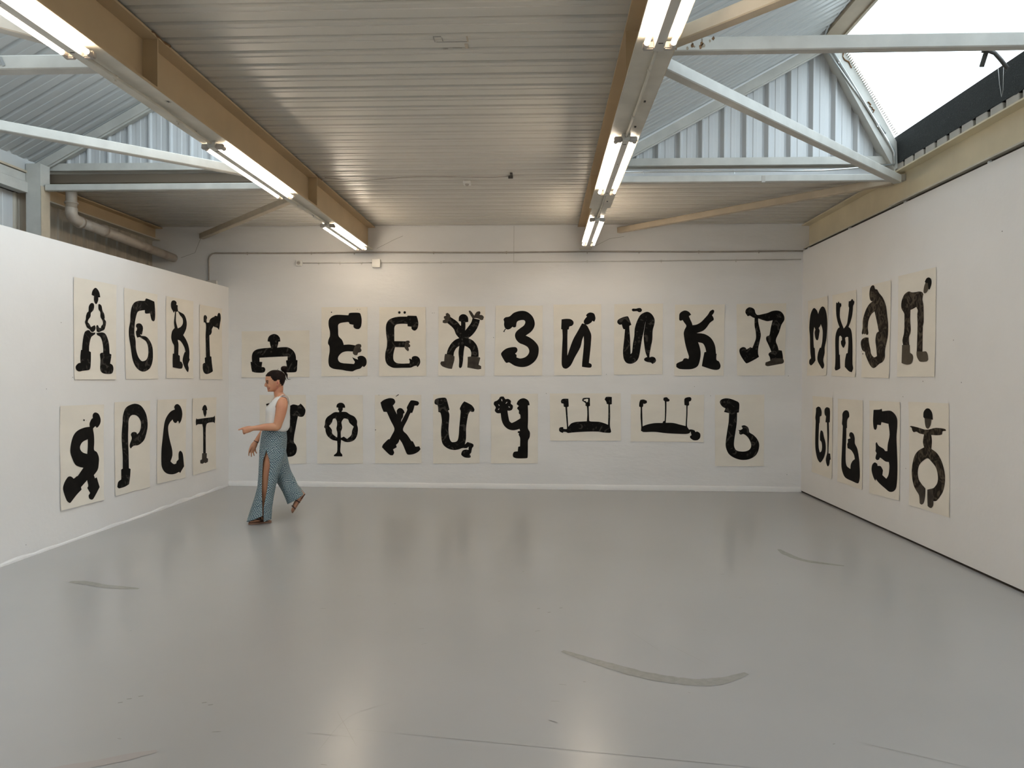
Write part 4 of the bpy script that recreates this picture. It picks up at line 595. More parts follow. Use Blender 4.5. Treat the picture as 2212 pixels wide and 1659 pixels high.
def sheet(label, wall, cu, zb, corners, rings):
    place = {'b': lambda u, v, d_: Vector((u, -d_, v)), 'l': lambda u, v, d_: Vector((d_, u, v)), 'r': lambda u, v, d_: Vector((-d_, u, v))}[wall]
    loc = {'b': (cu, D, zb), 'l': (XL, cu, zb), 'r': (XR, cu, zb)}[wall]
    r = empty('paper_drawing', loc); tag(r, label, 'drawing', 'painted alphabet sheets')
    Q = [Vector((corners[i]/1000, corners[i+1]/1000)) for i in (0, 2, 4, 6)]
    sd = random.random()*50
    def lift(s, t):                              # s,t in 0..1 over the sheet, t up
        e = min(t, 1)
        bot = max(0, 1-t/.12)**2*(.004+.006*noise.noise(Vector((s*2.3, sd, 0))))
        sid = (max(0, 1-s/.05)**2+max(0, 1-(1-s)/.05)**2)*(.002+.004*noise.noise(Vector((t*2.7, sd+9, 0))))
        cor = max(0, 1-math.hypot(s-round(s), t-1)/.12)**2*.008*(noise.noise(Vector((round(s)*7.3, sd+3, 0)))+.4)
        wav = .0012*noise.noise(Vector((s*2.0, t*4.0, sd)))
        return .0035+max(0, bot)+max(0, sid)+max(0, cor)+wav
    bm = bmesh.new(); NX, NY = 12, 18; G = []
    for j in range(NY+1):
        row = []
        for i in range(NX+1):
            s, t = i/NX, j/NY; s = .5-.5*math.cos(PI*s)*1.0; 
            p_ = (Q[3]*(1-s)+Q[2]*s)*(1-t)+(Q[0]*(1-s)+Q[1]*s)*t
            ex = .0022*noise.noise(Vector((s*5, t*5, sd+20)))
            if i in (0, NX): p_.x += ex
            if j in (0, NY): p_.y += ex*1.2
            row.append(bm.verts.new(place(p_.x, p_.y, lift(s, t))))
        G.append(row)
    for j in range(NY):
        for i in range(NX): bm.faces.new((G[j][i], G[j][i+1], G[j+1][i+1], G[j+1][i]))
    obj('paper', bm, MT['paper'], r, True)
    W = (Q[1]-Q[0]).length; H_ = (Q[0]-Q[3]).length
    def st(p_):
        s = ((p_-Q[3]).dot(Q[2]-Q[3]))/(Q[2]-Q[3]).length_squared; t = ((p_-Q[3]).dot(Q[0]-Q[3]))/(Q[0]-Q[3]).length_squared
        return min(max(s, 0), 1), min(max(t, 0), 1)
    shapes = {}; last = None
    for kind, flat in rings:
        R = [Vector((flat[i]/1000, flat[i+1]/1000)) for i in range(0, len(flat), 2)]
        ext = max((p_-R[0]).length for p_ in R)
        R = smooth_ring(R, ext < .06)
        if kind == 'h': last.append(R)
        else: last = [R]; shapes.setdefault(kind[0] if kind[0] != 'k' else kind, []).append(last)
    names = {'k': ('painted_letter', MT['ink'], .0016), 'kM': ('painted_letter', MT['inkM'], .0016), 'm': ('painted_letter', MT['inkB'], .0016), 'w': ('brown_wash', MT['wash'], .0021)}
    jobs = [(k_, g_) for k_, g_ in shapes.items() if k_ != 'w']+[('w', [g_]) for g_ in shapes.get('w', [])]
    for kind, groups in jobs:
        nm, mt_, off = names[kind]; bm = bmesh.new()
        for loops in groups:
            flatv = [p_ for L_ in loops for p_ in L_]
            vs_ = []
            for p_ in flatv:
                s, t = st(p_); vs_.append(bm.verts.new(place(p_.x, p_.y, lift(s, t)+off)))
            for tri in tessellate_polygon([[Vector((p_.x, p_.y, 0)) for p_ in L_] for L_ in loops]):
                try: bm.faces.new([vs_[i] for i in tri])
                except ValueError: pass
        nrm = place(0, 0, 1)
        for f in bm.faces:
            f.normal_update()
            if f.normal.dot(nrm) < 0: f.normal_flip()
        me = bpy.data.meshes.new(nm); bm.to_mesh(me); bm.free(); me.materials.append(mt_)
        o = link(bpy.data.objects.new(nm, me), r)
        if kind == 'w': o['label'] = 'thin brown wash'
        if kind == 'w' and 'letter П' in label: me.materials[0] = MT['wash2']
    return r
for s_ in SHEETS: sheet(*s_)

# ================================================================ THE WOMAN
MT['skin'] = mat('skin', (0.53, 0.275, 0.155), 0.5, var=0.12, vscale=6, col2=(0.52, 0.225, 0.13), sss=0.06)
MT['hair'] = mat('dark_brown_hair', (0.007, 0.0035, 0.003), 0.6, spec=0.12, var=0.4, vscale=30, col2=(0.016, 0.007, 0.005), stretch=(1, 3, 1), bump=0.4, bscale=60)
MT['shirt'] = mat('white_cotton', (0.74, 0.72, 0.69), 0.75, bump=0.35, bscale=9, var=.04, vscale=5)
MT['sandal'] = mat('dark_brown_leather', (0.045, 0.018, 0.012), 0.5)
MT['sole'] = mat('cork_sole', (0.27, 0.14, 0.085), 0.7, var=0.2, vscale=30)
MT['lip'] = mat('lip', (0.40, 0.10, 0.08), 0.4)
pm = bpy.data.materials.new('teal_dash_print'); pm.use_nodes = True; MT['print'] = pm
n = pm.node_tree; b_ = n.nodes['Principled BSDF']; b_.inputs['Roughness'].default_value = .75
uv = n.nodes.new('ShaderNodeUVMap'); uv.uv_map = 'UVMap'
nz = n.nodes.new('ShaderNodeTexNoise'); nz.inputs['Scale'].default_value = 9; nz.inputs['Detail'].default_value = 2
vm = n.nodes.new('ShaderNodeVectorMath'); vm.operation = 'MULTIPLY_ADD'; vm.inputs[1].default_value = (.055, .055, 0); 
n.links.new(uv.outputs[0], nz.inputs['Vector']); n.links.new(nz.outputs['Color'], vm.inputs[0]); n.links.new(uv.outputs[0], vm.inputs[2])
bk = n.nodes.new('ShaderNodeTexBrick'); bk.inputs['Scale'].default_value = 1.0; bk.inputs['Brick Width'].default_value = .024; bk.inputs['Row Height'].default_value = .0125
bk.inputs['Mortar Size'].default_value = .0040; bk.inputs['Mortar Smooth'].default_value = .25; bk.inputs['Color1'].default_value = (.44, .54, .53, 1); bk.inputs['Color2'].default_value = (.54, .62, .60, 1); bk.inputs['Mortar'].default_value = (.018, .055, .085, 1)
n.links.new(vm.outputs[0], bk.inputs['Vector']); n.links.new(bk.outputs['Color'], b_.inputs['Base Color'])

KP = .0011893; YP = 7.42; PX0, PZ0 = -2.905, 1.8024; KX = .001123; DV = 7.98
pr_ = empty('person', (PX0, YP, 0)); pr_.rotation_euler = (0, 0, math.radians(21.4)); tag(pr_, "woman in white top and teal patterned slit trousers walking left and pointing", 'person')
def L3(cx, cyy, y=0.0):                      # figure drawing units -> local metres (x along the wall, y depth, z up)
    f = 1+y/DV; return Vector(((cx-420)*KX*f, y, PZ0-(199+(cyy-199)*f)*KP))
def inv(v):
    f = 1+v.y/DV; return v.x/KX/f+420, 199+((PZ0-v.z)/KP-199)/f
def loft(bm, secs, seg=28, caps=True, power=1.0):
    """secs: (centre Vector, r_inplane, r_depth, normal angle in x-z plane)"""
    prev = None; rings = []
    for c_, ra, rb, an in secs:
        nx = Vector((math.cos(an), 0, math.sin(an)))
        ring = []
        for k in range(seg):
            t = 2*PI*k/seg; ct, st_ = math.cos(t), math.sin(t)
            if power != 1.0: ct = math.copysign(abs(ct)**power, ct); st_ = math.copysign(abs(st_)**power, st_)
            ring.append(bm.verts.new(c_+nx*ra*ct+Vector((0, 1, 0))*rb*st_))
        if prev:
            for k in range(seg): bm.faces.new((prev[k], prev[(k+1) % seg], ring[(k+1) % seg], ring[k]))
        elif caps: bm.faces.new(ring[::-1])
        prev = ring; rings.append(ring)
    if caps: bm.faces.new(prev)
    return rings
def limb(bm, joints, n_=6, seg=16, flat=1.0):
    """joints: (Vector, radius[, depth radius]) -> smooth tapering limb"""
    P = catmull([j[0] for j in joints], n_); R = []
    rr = [Vector((j[1], j[2] if len(j) > 2 else j[1]*flat, 0)) for j in joints]; R = catmull(rr, n_)
    secs = []
    for i, p in enumerate(P):
        t = (P[min(i+1, len(P)-1)]-P[max(i-1, 0)]); an = math.atan2(t.z, t.x)+PI/2
        secs.append((p, R[i].x, R[i].y, an))
    e0 = secs[0]; e1 = secs[-1]; d0 = (P[0]-P[1]).normalized(); d1 = (P[-1]-P[-2]).normalized()
    pre = [(e0[0]+d0*e0[1]*.8, e0[1]*.45, e0[2]*.45, e0[3]), (e0[0]+d0*e0[1]*.5, e0[1]*.8, e0[2]*.8, e0[3])]
    post = [(e1[0]+d1*e1[1]*.5, e1[1]*.8, e1[2]*.8, e1[3]), (e1[0]+d1*e1[1]*.8, e1[1]*.45, e1[2]*.45, e1[3])]
    loft(bm, pre+secs+post, seg)
def ball(bm, c_, rx, ry, rz, seg=18, rot=0):
    bmesh.ops.create_uvsphere(bm, u_segments=seg, v_segments=max(8, seg//2), radius=1, matrix=Matrix.Translation(c_) @ Matrix.Rotation(rot, 4, 'Y') @ Matrix.Diagonal((rx, ry, rz, 1)))
def HZ(x, y, d_=0.0):                         # face close-up units -> figure units
    v = L3((530+x/16.59-480)*4.1475, (780+y/16.59-760)*4.1475, -abs(d_)); v.y = d_; return v
# head slices: (y, front, back, half width)
HEAD = [(318, 1000, 1180, .022), (345, 920, 1260, .043), (400, 835, 1350, .062), (470, 775, 1405, .072), (540, 738, 1428, .0765), (600, 722, 1435, .078), (660, 716, 1428, .078), (715, 728, 1412, .077), (760, 748, 1392, .0755), (820, 752, 1370, .073),
        (880, 760, 1345, .069), (930, 782, 1300, .064), (975, 800, 1245, .059), (1015, 812, 1190, .053), (1050, 828, 1120, .045), (1078, 850, 1050, .033), (1092, 880, 990, .018)]
def head_loft(bm, grow=1.0, seg=32, y_max=2000):
    secs = []; prev = None; rings = []
    for y, f0, b0, hw in HEAD:
        if y > y_max: break
        c_ = HZ((f0+b0)/2, y); ra = (b0-f0)/2*KX*4.1475/16.59*grow; rb = hw*grow
        ring = []
        for k in range(seg):
            t = 2*PI*k/seg; ct, s_ = math.cos(t), math.sin(t)
            taper = 1-.16*max(0, -ct)**2                     # narrower towards the face
            ring.append(bm.verts.new(c_+Vector((ra*math.copysign(abs(ct)**.9, ct), rb*taper*math.copysign(abs(s_)**.92, s_), 0))))
        rings.append(ring)
        if prev:
            for k in range(seg): bm.faces.new((prev[k], ring[k], ring[(k+1) % seg], prev[(k+1) % seg]))
        else: bm.faces.new(ring)
        prev = ring
    bm.faces.new(prev[::-1]); return rings
def build_body():
    bm = bmesh.new()
    head_loft(bm)
    # nose, lips, chin, brow, ears
    limb(bm, [(HZ(760, 745), .008, .006), (HZ(735, 810), .009, .008), (HZ(722, 872), .011, .0125), (HZ(745, 885), .010, .013)], 4, 12)
    for s in (-1, 1): ball(bm, HZ(772, 880, s*.010), .009, .006, .006)
    ball(bm, HZ(800, 950), .009, .019, .006); ball(bm, HZ(815, 1000), .009, .017, .006); ball(bm, HZ(850, 1055), .016, .018, .013)
    ball(bm, HZ(870, 880, -.042), .022, .018, .022); ball(bm, HZ(870, 880, .042), .022, .018, .022)
    for s in (-1, 1):
        ball(bm, HZ(1180, 775, s*.073), .016, .008, .026, rot=.1); ball(bm, HZ(1160, 850, s*.071), .008, .006, .012)
    # neck and trunk
    limb(bm, [(HZ(1170, 860), .056, .054), (HZ(1200, 1010), .047, .050), (L3(505, 372), .047, .052), (L3(520, 400), .055, .075)], 5, 24)
    TR = [(388, 488, 565, .062), (400, 474, 582, .115), (415, 462, 592, .150), (435, 448, 598, .163), (470, 428, 601, .162), (520, 412, 600, .150), (570, 410, 594, .140), (620, 412, 588, .130), (665, 405, 583, .128), (720, 388, 562, .135), (780, 374, 562, .150), (840, 368, 556, .152), (890, 382, 540, .142)]
    loft(bm, [(L3((f0+b0)/2, y), (b0-f0)/2*KX, hw, 0) for y, f0, b0, hw in TR], 32, power=.9)
    for s in (-1, 1): ball(bm, L3(455, 505, s*.07), .046, .05, .052)
    # near (left) arm
    limb(bm, [(L3(540, 440, -.152), .052, .040), (L3(537, 485, -.172), .059, .046), (L3(523, 560, -.182), .054, .043), (L3(503, 635, -.188), .046, .040), (L3(490, 670, -.190), .043, .039), (L3(450, 672, -.192), .042, .038), (L3(390, 672, -.194), .038, .034), (L3(330, 677, -.196), .030, .027), (L3(285, 681, -.197), .025, .021), (L3(262, 684, -.198), .026, .020)], 6, 18)
    limb(bm, [(L3(272, 683, -.198), .026, .019), (L3(245, 687, -.198), .034, .021), (L3(215, 694, -.196), .036, .021)], 5, 16)
    limb(bm, [(L3(222, 672, -.197), .0105), (L3(195, 676, -.197), .0098), (L3(172, 684, -.197), .0090), (L3(151, 691, -.197), .0076)], 5, 10)
    for k, yy in enumerate((690, 702, 714)):
        limb(bm, [(L3(222+k, yy-2, -.205), .0108), (L3(197+k*2, yy+1, -.206), .0105), (L3(190+k*2, yy+5, -.196), .0098), (L3(200+k*2, yy+7, -.182), .0092), (L3(212, yy+6, -.178), .0085)], 5, 10)
    limb(bm, [(L3(245, 700, -.186), .012), (L3(225, 712, -.180), .011), (L3(205, 722, -.184), .0095), (L3(197, 729, -.188), .008)], 5, 10)
    # far (right) arm
    limb(bm, [(L3(545, 430, .150), .054, .046), (L3(520, 500, .172), .054, .044), (L3(480, 580, .188), .045, .040), (L3(440, 640, .190), .041, .037), (L3(395, 690, .186), .038, .034), (L3(350, 740, .178), .031, .028), (L3(312, 790, .170), .025, .021), (L3(300, 808, .168), .024, .020)], 6, 18)
    limb(bm, [(L3(304, 802, .168), .024, .019), (L3(288, 830, .166), .033, .020), (L3(272, 862, .164), .033, .018)], 5, 16)
    for (x0, y0_), (x1, y1_), (x2, y2_), d_ in (((254, 862), (243, 894), (241, 924), .158), ((268, 868), (262, 902), (263, 932), .160), ((281, 868), (281, 898), (287, 924), .166), ((294, 860), (300, 886), (309, 904), .172)):
        limb(bm, [(L3(x0, y0_, d_), .0098), (L3(x1, y1_, d_-.004), .0082), (L3(x2, y2_, d_-.002), .0066)], 6, 10)
    limb(bm, [(L3(270, 838, .155), .013), (L3(252, 862, .146), .011), (L3(243, 888, .142), .0085)], 5, 10)
    # near leg (straight, foot flat)
    limb(bm, [(L3(458, 820, -.080), .084, .078), (L3(437, 930, -.088), .078, .074), (L3(412, 1050, -.088), .066, .062), (L3(398, 1130, -.087), .055, .052), (L3(392, 1210, -.087), .056, .050), (L3(384, 1300, -.086), .046, .042), (L3(376, 1400, -.085), .032, .030), (L3(374, 1450, -.085), .032, .030)], 6, 20)
    limb(bm, [(L3(412, 1490, -.082), .030, .030), (L3(380, 1478, -.084), .036, .030), (L3(330, 1495, -.090), .026, .035), (L3(285, 1504, -.096), .017, .041), (L3(258, 1508, -.100), .011, .036)], 6, 18)
    for k in range(5): limb(bm, [(L3(272+abs(k-1)*4, 1507, -.134+k*.017), .010), (L3(250+abs(k-1)*6, 1510, -.136+k*.017), .0088 if k else .011)], 4, 8)
    # far leg (trailing, heel up)
    limb(bm, [(L3(468, 820, .080), .084, .078), (L3(490, 940, .086), .084, .078), (L3(515, 1060, .086), .060, .056), (L3(545, 1120, .086), .054, .050), (L3(590, 1170, .086), .053, .046), (L3(645, 1225, .086), .042, .038), (L3(700, 1272, .086), .031, .029), (L3(714, 1290, .086), .030, .028)], 6, 20)
    limb(bm, [(L3(722, 1288, .086), .028, .030), (L3(702, 1318, .086), .032, .030), (L3(672, 1362, .086), .026, .036), (L3(645, 1402, .086), .017, .041), (L3(628, 1432, .086), .011, .036)], 6, 18)
    me = bpy.data.meshes.new('body'); bm.to_mesh(me); bm.free()
    o = bpy.data.objects.new('body', me); C.objects.link(o)
    m1 = o.modifiers.new('r', 'REMESH'); m1.mode = 'VOXEL'; m1.voxel_size = .0046; m1.adaptivity = 0
    m2_ = o.modifiers.new('s', 'SMOOTH'); m2_.iterations = 3; m2_.factor = .5
    dg = bpy.context.evaluated_depsgraph_get(); me2 = bpy.data.meshes.new_from_object(o.evaluated_get(dg))
    bpy.data.objects.remove(o); me2.name = 'body'; me2.materials.clear(); me2.materials.append(MT['skin'])
    for p_ in me2.polygons: p_.use_smooth = True
    return link(bpy.data.objects.new('body', me2), pr_)
body_o = build_body()
# hair cap, cut along the hairline
def hair_cap():
    bm = bmesh.new(); rings = head_loft(bm, 1.045, 44, 930)
    line = [(700, 505), (760, 520), (900, 545), (950, 590), (985, 660), (1060, 735), (1105, 700), (1180, 660), (1235, 700), (1260, 800), (1330, 900), (1500, 930)]
    kill = []
    for f in bm.faces:
        c_ = f.calc_center_median(); x = (c_.x/KX+420)/4.1475+480; y = (PZ0-c_.z)/KP/4.1475+760; x = (x-530)*16.59; y = (y-780)*16.59
        for (x0, y0_), (x1, y1_) in zip(line[:-1], line[1:]):
            if x0 <= x < x1 or (x < 700 and x0 == 700):
                if y > y0_+(y1_-y0_)*(x-x0)/(x1-x0): kill.append(f)
                break
    bmesh.ops.delete(bm, geom=kill, context='FACES')
    for v in bm.verts: v.co += v.co.normalized()*0
    for v in bm.verts:
        k_ = noise.noise(v.co*45)*.0022; v.co.z += k_; v.co.y *= 1+k_*2
    o = obj('hair', bm, MT['hair'], pr_, True); s = o.modifiers.new('t', 'SOLIDIFY'); s.thickness = .008; s.offset = -.6; 
    sb = o.modifiers.new('u', 'SUBSURF'); sb.levels = 1; sb.render_levels = 2
    return o
hc = hair_cap()
bm = bmesh.new()
for (x, y, r_, d_) in ((1400, 270, .034, 0), (1440, 330, .028, .012), (1360, 250, .024, -.014), (1450, 240, .022, -.006), (1480, 340, .016, -.012)): ball(bm, HZ(x, y, d_), r_, r_*.95, r_*.9, 16)
for v in bm.verts: v.co += Vector((1, .4, 1))*noise.noise(v.co*70)*.004
obj('hair_bun', bm, MT['hair'], hc, True)
bm = bmesh.new()
for P_, r_ in (([(1380, 330), (1470, 430), (1490, 540), (1530, 640), (1640, 650)], .009), ([(1380, 360), (1440, 460), (1440, 560), (1470, 660), (1510, 695)], .007), ([(1400, 400), (1500, 470), (1510, 560), (1530, 590)], .009), ([(1330, 640), (1390, 680), (1410, 790)], .004), ([(1150, 310), (1180, 280), (1200, 250)], .002)):
    Q_ = catmull([HZ(x, y, .004) for x, y in P_], 5); tube(bm, Q_, [r_*(1-.85*i/(len(Q_)-1)) for i in range(len(Q_))], 7)
obj('loose_strands', bm, MT['hair'], hc, True)
bm = bmesh.new(); tube(bm, [HZ(1275+46*math.cos(a)*.55, 345+46*math.sin(a), .030*math.cos(a*1.0+1.2)) for a in [2*PI*k/14 for k in range(15)]], .005, 7); o = obj('hair_tie', bm, MT['shirt'], hc, True); o['label'] = 'white hair tie'
for s in (-1, 1):
    bm = bmesh.new(); ball(bm, HZ(800, 775, s*.0415), .014, .008, .0046, 12, rot=.15); obj('eye', bm, MT['hair'], body_o, True)
    bm = bmesh.new(); tube(bm, catmull([HZ(742, 722, s*.028), HZ(775, 706, s*.044), HZ(830, 716, s*.0555)], 4), [.002]+[.0042]*7+[.002], 6); obj('eyebrow', bm, MT['hair'], body_o, True)
    bm = bmesh.new(); tube(bm, [HZ(1148, 890, s*.078), HZ(1142, 945, s*.080)], .0022, 6); ball(bm, HZ(1140, 968, s*.080), .0055, .0055, .006, 10); obj('earring', bm, MT['lip'], body_o, True)
    bm = bmesh.new(); ball(bm, HZ(1165, 778, s*.080), .007, .003, .014, 12); obj('ear_hollow', bm, MT['lip'], body_o, True)
bm = bmesh.new()
tube(bm, catmull([HZ(905, 935, -.047), HZ(868, 968, -.040), HZ(830, 985, -.024), HZ(806, 985, 0), HZ(830, 985, .024), HZ(868, 968, .040), HZ(905, 935, .047)], 4), [.002]+[.0056]*23+[.002], 8); obj('lips', bm, MT['lip'], body_o, True)
bm = bmesh.new()
tube(bm, catmull([HZ(868, 958, -.0405), HZ(832, 970, -.027), HZ(801, 973, 0), HZ(832, 970, .027), HZ(868, 958, .0405)], 4), .0028, 6); obj('teeth', bm, MT['plastic'], body_o, True)
# tank top
def shirt():
    S = [(386, 482, 572, .070), (400, 466, 592, .128), (415, 452, 601, .158), (440, 436, 606, .170), (480, 414, 608, .170), (525, 400, 607, .160), (570, 396, 606, .152), (610, 390, 606, .150), (645, 386, 607, .152), (672, 380, 604, .154), (692, 392, 592, .152), (706, 400, 576, .146), (700, 398, 570, .140)]
    seg = 64; bm = bmesh.new(); P = [Vector(s) for s in [(a, b, c) for a, b, c, d_ in S]]; prev = None; rows = []
    dense = []
    for i in range(len(S)-1):
        for k in range(4):
            t = k/4; dense.append(tuple(S[i][j]*(1-t)+S[i+1][j]*t for j in range(4)))
    dense.append(S[-1])
    for n_, (y, f0, b0, hw) in enumerate(dense):
        ring = []
        for k in range(seg):
            t = 2*PI*k/seg; ct, s_ = math.cos(t), math.sin(t)
            v = L3((f0+b0)/2, y)+Vector(((b0-f0)/2*KX*math.copysign(abs(ct)**.9, ct), hw*math.copysign(abs(s_)**.9, s_), 0))
            if y > 640: v.z += .030*(-ct*.5+.3)*min(1, (y-640)/50)
            ch = math.exp(-((y-505)/45)**2)*max(0, -ct)*.016*max(0, math.cos((v.y/.075-1 if v.y > 0 else v.y/.075+1)*1.2)); v.x -= ch
            wr_ = noise.noise(Vector((v.x*9, v.y*9, v.z*14)))*.006*min(1, max(0, (y-470)/100)); v += Vector((ct, s_, 0))*wr_
            ring.append(bm.verts.new(v))
        if prev:
            for k in range(seg): bm.faces.new((prev[k], prev[(k+1) % seg], ring[(k+1) % seg], ring[k]))
        prev = ring
    kill = []
    for f in bm.faces:
        c_ = f.calc_center_median(); cx = c_.x/KX+420; yy = (PZ0-c_.z)/KP; ay = abs(c_.y)
        neck = yy < 385+(545-cx)*(88/118.) and cx < 552 and ay < .115-.0004*max(0, yy-400)
        nape = cx >= 552 and yy < 404 and ay < .085
        wide = .118 if yy < 455 else .118+.05*((yy-455)/80)**2
        arm = yy < 540 and ay > wide and cx > 480+max(0, 460-yy)*.9
        if neck or nape or arm or (ay < .082 and yy < 402): kill.append(f)
    bmesh.ops.delete(bm, geom=kill, context='FACES')
    o = obj('tank_top', bm, MT['shirt'], pr_, True); s = o.modifiers.new('t', 'SOLIDIFY'); s.thickness = .004; s.offset = 1
    return o
top_ = shirt()
for sd in (-1, 1):
    P_ = []
    for x, y in ((478, 470), (492, 435), (512, 405), (538, 386), (562, 380), (586, 392), (602, 425), (607, 470)):
        v = L3(x, y, -.112); v.y = sd*.112; P_.append(v)
    bm = bmesh.new(); pv = None
    Q_ = catmull(P_, 5); n_ = len(Q_)
    for i, q in enumerate(Q_):
        t = (Q_[min(i+1, n_-1)]-Q_[max(i-1, 0)]).normalized(); nn = Vector((-t.z, 0, t.x))
        if nn.z < 0 and .2 < i/n_ < .8: nn = -nn
        h = Vector((0, .022, 0)); cur = [bm.verts.new(q-h), bm.verts.new(q+h), bm.verts.new(q+h+nn*.004), bm.verts.new(q-h+nn*.004)]
        if pv:
            for k in range(4): bm.faces.new((pv[k], pv[(k+1) % 4], cur[(k+1) % 4], cur[k]))
        pv = cur
    obj('shoulder_strap', bm, MT['shirt'], top_, True)
# trousers: hip yoke, near leg with a long side slit, trailing far leg
def cloth_grid(bm, rows, uvl, L0=0.0):
    uvs = bm.loops.layers.uv.verify(); prev = None; vlen = L0
    for row in rows:
        cur = [bm.verts.new(p) for p in row]
        us = [0.0]
        for a, b in zip(row[:-1], row[1:]): us.append(us[-1]+(b-a).length)
        if prev:
            step = sum((a-b).length for a, b in zip(row, prow))/len(row); v0 = vlen; vlen += step
            mid = us[len(us)//2]; pm_ = pus[len(pus)//2]
            for k in range(len(row)-1):
                f = bm.faces.new((prev[k], prev[k+1], cur[k+1], cur[k])); f.smooth = True
                for lp, (u_, v_) in zip(f.loops, ((pus[k]-pm_, v0), (pus[k+1]-pm_, v0), (us[k+1]-mid, vlen), (us[k]-mid, vlen))): lp[uvs].uv = (u_, v_)
        prev, prow, pus = cur, row, us
def interp(T, y):
    for a, b in zip(T[:-1], T[1:]):
        if a[0] <= y <= b[0]:
            t = (y-a[0])/(b[0]-a[0]); return [a[i]*(1-t)+b[i]*t for i in range(1, len(a))]
    return list(T[-1][1:]) if y > T[-1][0] else list(T[0][1:])
def cloth_obj(name, bm, parent):
    me = bpy.data.meshes.new(name); bm.normal_update(); bm.to_mesh(me); bm.free(); me.materials.append(MT['print'])
    if me.uv_layers: me.uv_layers[0].name = 'UVMap'
    o = link(bpy.data.objects.new(name, me), parent); s = o.modifiers.new('t', 'SOLIDIFY'); s.thickness = .003; s.offset = 1; return o
tr_ = empty('trousers', (0, 0, 0)); tr_.parent = pr_
HIP = [(690, 362, 578, 0, .150), (730, 352, 580, 0, .160), (780, 343, 584, 0, .176), (850, 336, 580, 0, .184), (900, 333, 573, 0, .184), (930, 334, 566, 0, .180)]
rows = []
for i in range(26):
    y = 690+205*i/25; f0, b0, yc, hw = interp(HIP, y); row = []
    for k in range(65):
        t = 2*PI*k/64+PI/2; row.append(L3((f0+b0)/2, y, yc)+Vector(((b0-f0)/2*KX*math.cos(t), hw*math.sin(t), 0)))
    rows.append(row)
bm = bmesh.new(); cloth_grid(bm, rows[:], None); 
# cut the hip yoke open where the slit starts
kill = [f for f in bm.faces if f.calc_center_median().y < -.1 and inv(f.calc_center_median())[1] > 885 and 384 < inv(f.calc_center_median())[0] < 410]
bmesh.ops.delete(bm, geom=kill, context='FACES'); cloth_obj('hip_yoke', bm, tr_)
NEAR = [(860, 336, 576, -.0925, .0905), (895, 333, 574, -.093, .0925), (930, 333, 568, -.095, .096), (1000, 330, 548, -.098, .096), (1100, 325, 510, -.100, .096), (1200, 317, 482, -.102, .098), (1300, 290, 462, -.104, .104), (1400, 256, 447, -.106, .110), (1510, 220, 441, -.108, .114)]
SLIT = [(860, 396, 396), (890, 391, 400), (960, 367, 424), (1010, 362, 428), (1100, 358, 416), (1200, 355, 406), (1300, 357, 386), (1380, 360, 372), (1510, 362, 372)]
rows = []
for i in range(72):
    y = 860+(1506-860)*i/71; f0, b0, yc, hw = interp(NEAR, y); sf, sb_ = interp(SLIT, y); cxm = (f0+b0)/2; ra = (b0-f0)/2
    tb = -math.acos(max(-1, min(1, (sb_-cxm)/ra))); tf = -math.acos(max(-1, min(1, (sf-cxm)/ra)))
    a0 = tb; a1 = tf+2*PI; row = []
    for k in range(61):
        t = a0+(a1-a0)*k/60
        dy = 0
        yy = y
        xd = cxm+ra*math.cos(t)
        if y > 1380: yy = y-((max(0, math.cos(t))*12) if xd > 366 else max(0, xd-224)*.42)*((y-1380)/126)
        fold = 1+.05*math.sin(5*t+y*.006)*min(1, (y-870)/300)
        row.append(L3(cxm, yy, yc)+Vector((ra*KX*math.cos(t), hw*fold*math.sin(t), 0)))
    rows.append(row)
bm = bmesh.new(); cloth_grid(bm, rows, None, .13); cloth_obj('near_trouser_leg', bm, tr_)
FAR = catmull([(465, 850, 96), (492, 960, 92), (532, 1080, 80), (580, 1170, 80), (622, 1250, 82), (664, 1322, 90)], 10)
rows = []
for i, p in enumerate(FAR):
    q = FAR[min(i+1, len(FAR)-1)]-FAR[max(i-1, 0)]; an = math.atan2(-q.y, q.x)+PI/2; nx = Vector((math.cos(an), 0, math.sin(an))); row = []
    for k in range(61):
        t = 2*PI*k/60+PI/2; fold = 1+.07*math.sin(4*t+i*.12)*min(1, i/20)
        row.append(L3(p.x, p.y, .090)+nx*p.z*KX*1.03*math.cos(t)*fold+Vector((0, (.092+.018*i/50)*math.sin(t)*fold, 0)))
    rows.append(row)
bm = bmesh.new(); cloth_grid(bm, rows, None, .13); cloth_obj('far_trouser_leg', bm, tr_)
bm = bmesh.new()
for P_ in ([(356, 705), (350, 745), (342, 790), (330, 838)], [(356, 705), (352, 740), (350, 780), (338, 815)]):
    Q_ = catmull([L3(x, y, -.02) for x, y in P_], 5); pv = None
    for i, q in enumerate(Q_):
        h = .004+.008*i/len(Q_); cur = [bm.verts.new(q+Vector((h, 0, 0))), bm.verts.new(q+Vector((-h, .002, 0)))]
        if pv: bm.faces.new((pv[0], pv[1], cur[1], cur[0]))
        pv = cur
o = obj('drawstring', bm, MT['shirt'], tr_); s = o.modifiers.new('t', 'SOLIDIFY'); s.thickness = .003; o['label'] = 'white hanging tie ends'
bm = bmesh.new(); c_ = L3(306, 800, .168); d_ = (L3(288, 830, .166)-L3(330, 765, .172)).normalized(); e1 = d_.orthogonal().normalized(); e2 = d_.cross(e1)
tube(bm, [c_+(e1*math.cos(a)+e2*math.sin(a))*.0262 for a in [2*PI*k/20 for k in range(21)]], .0035, 6, False); obj('bracelet', bm, MT['sandal'], pr_, True)
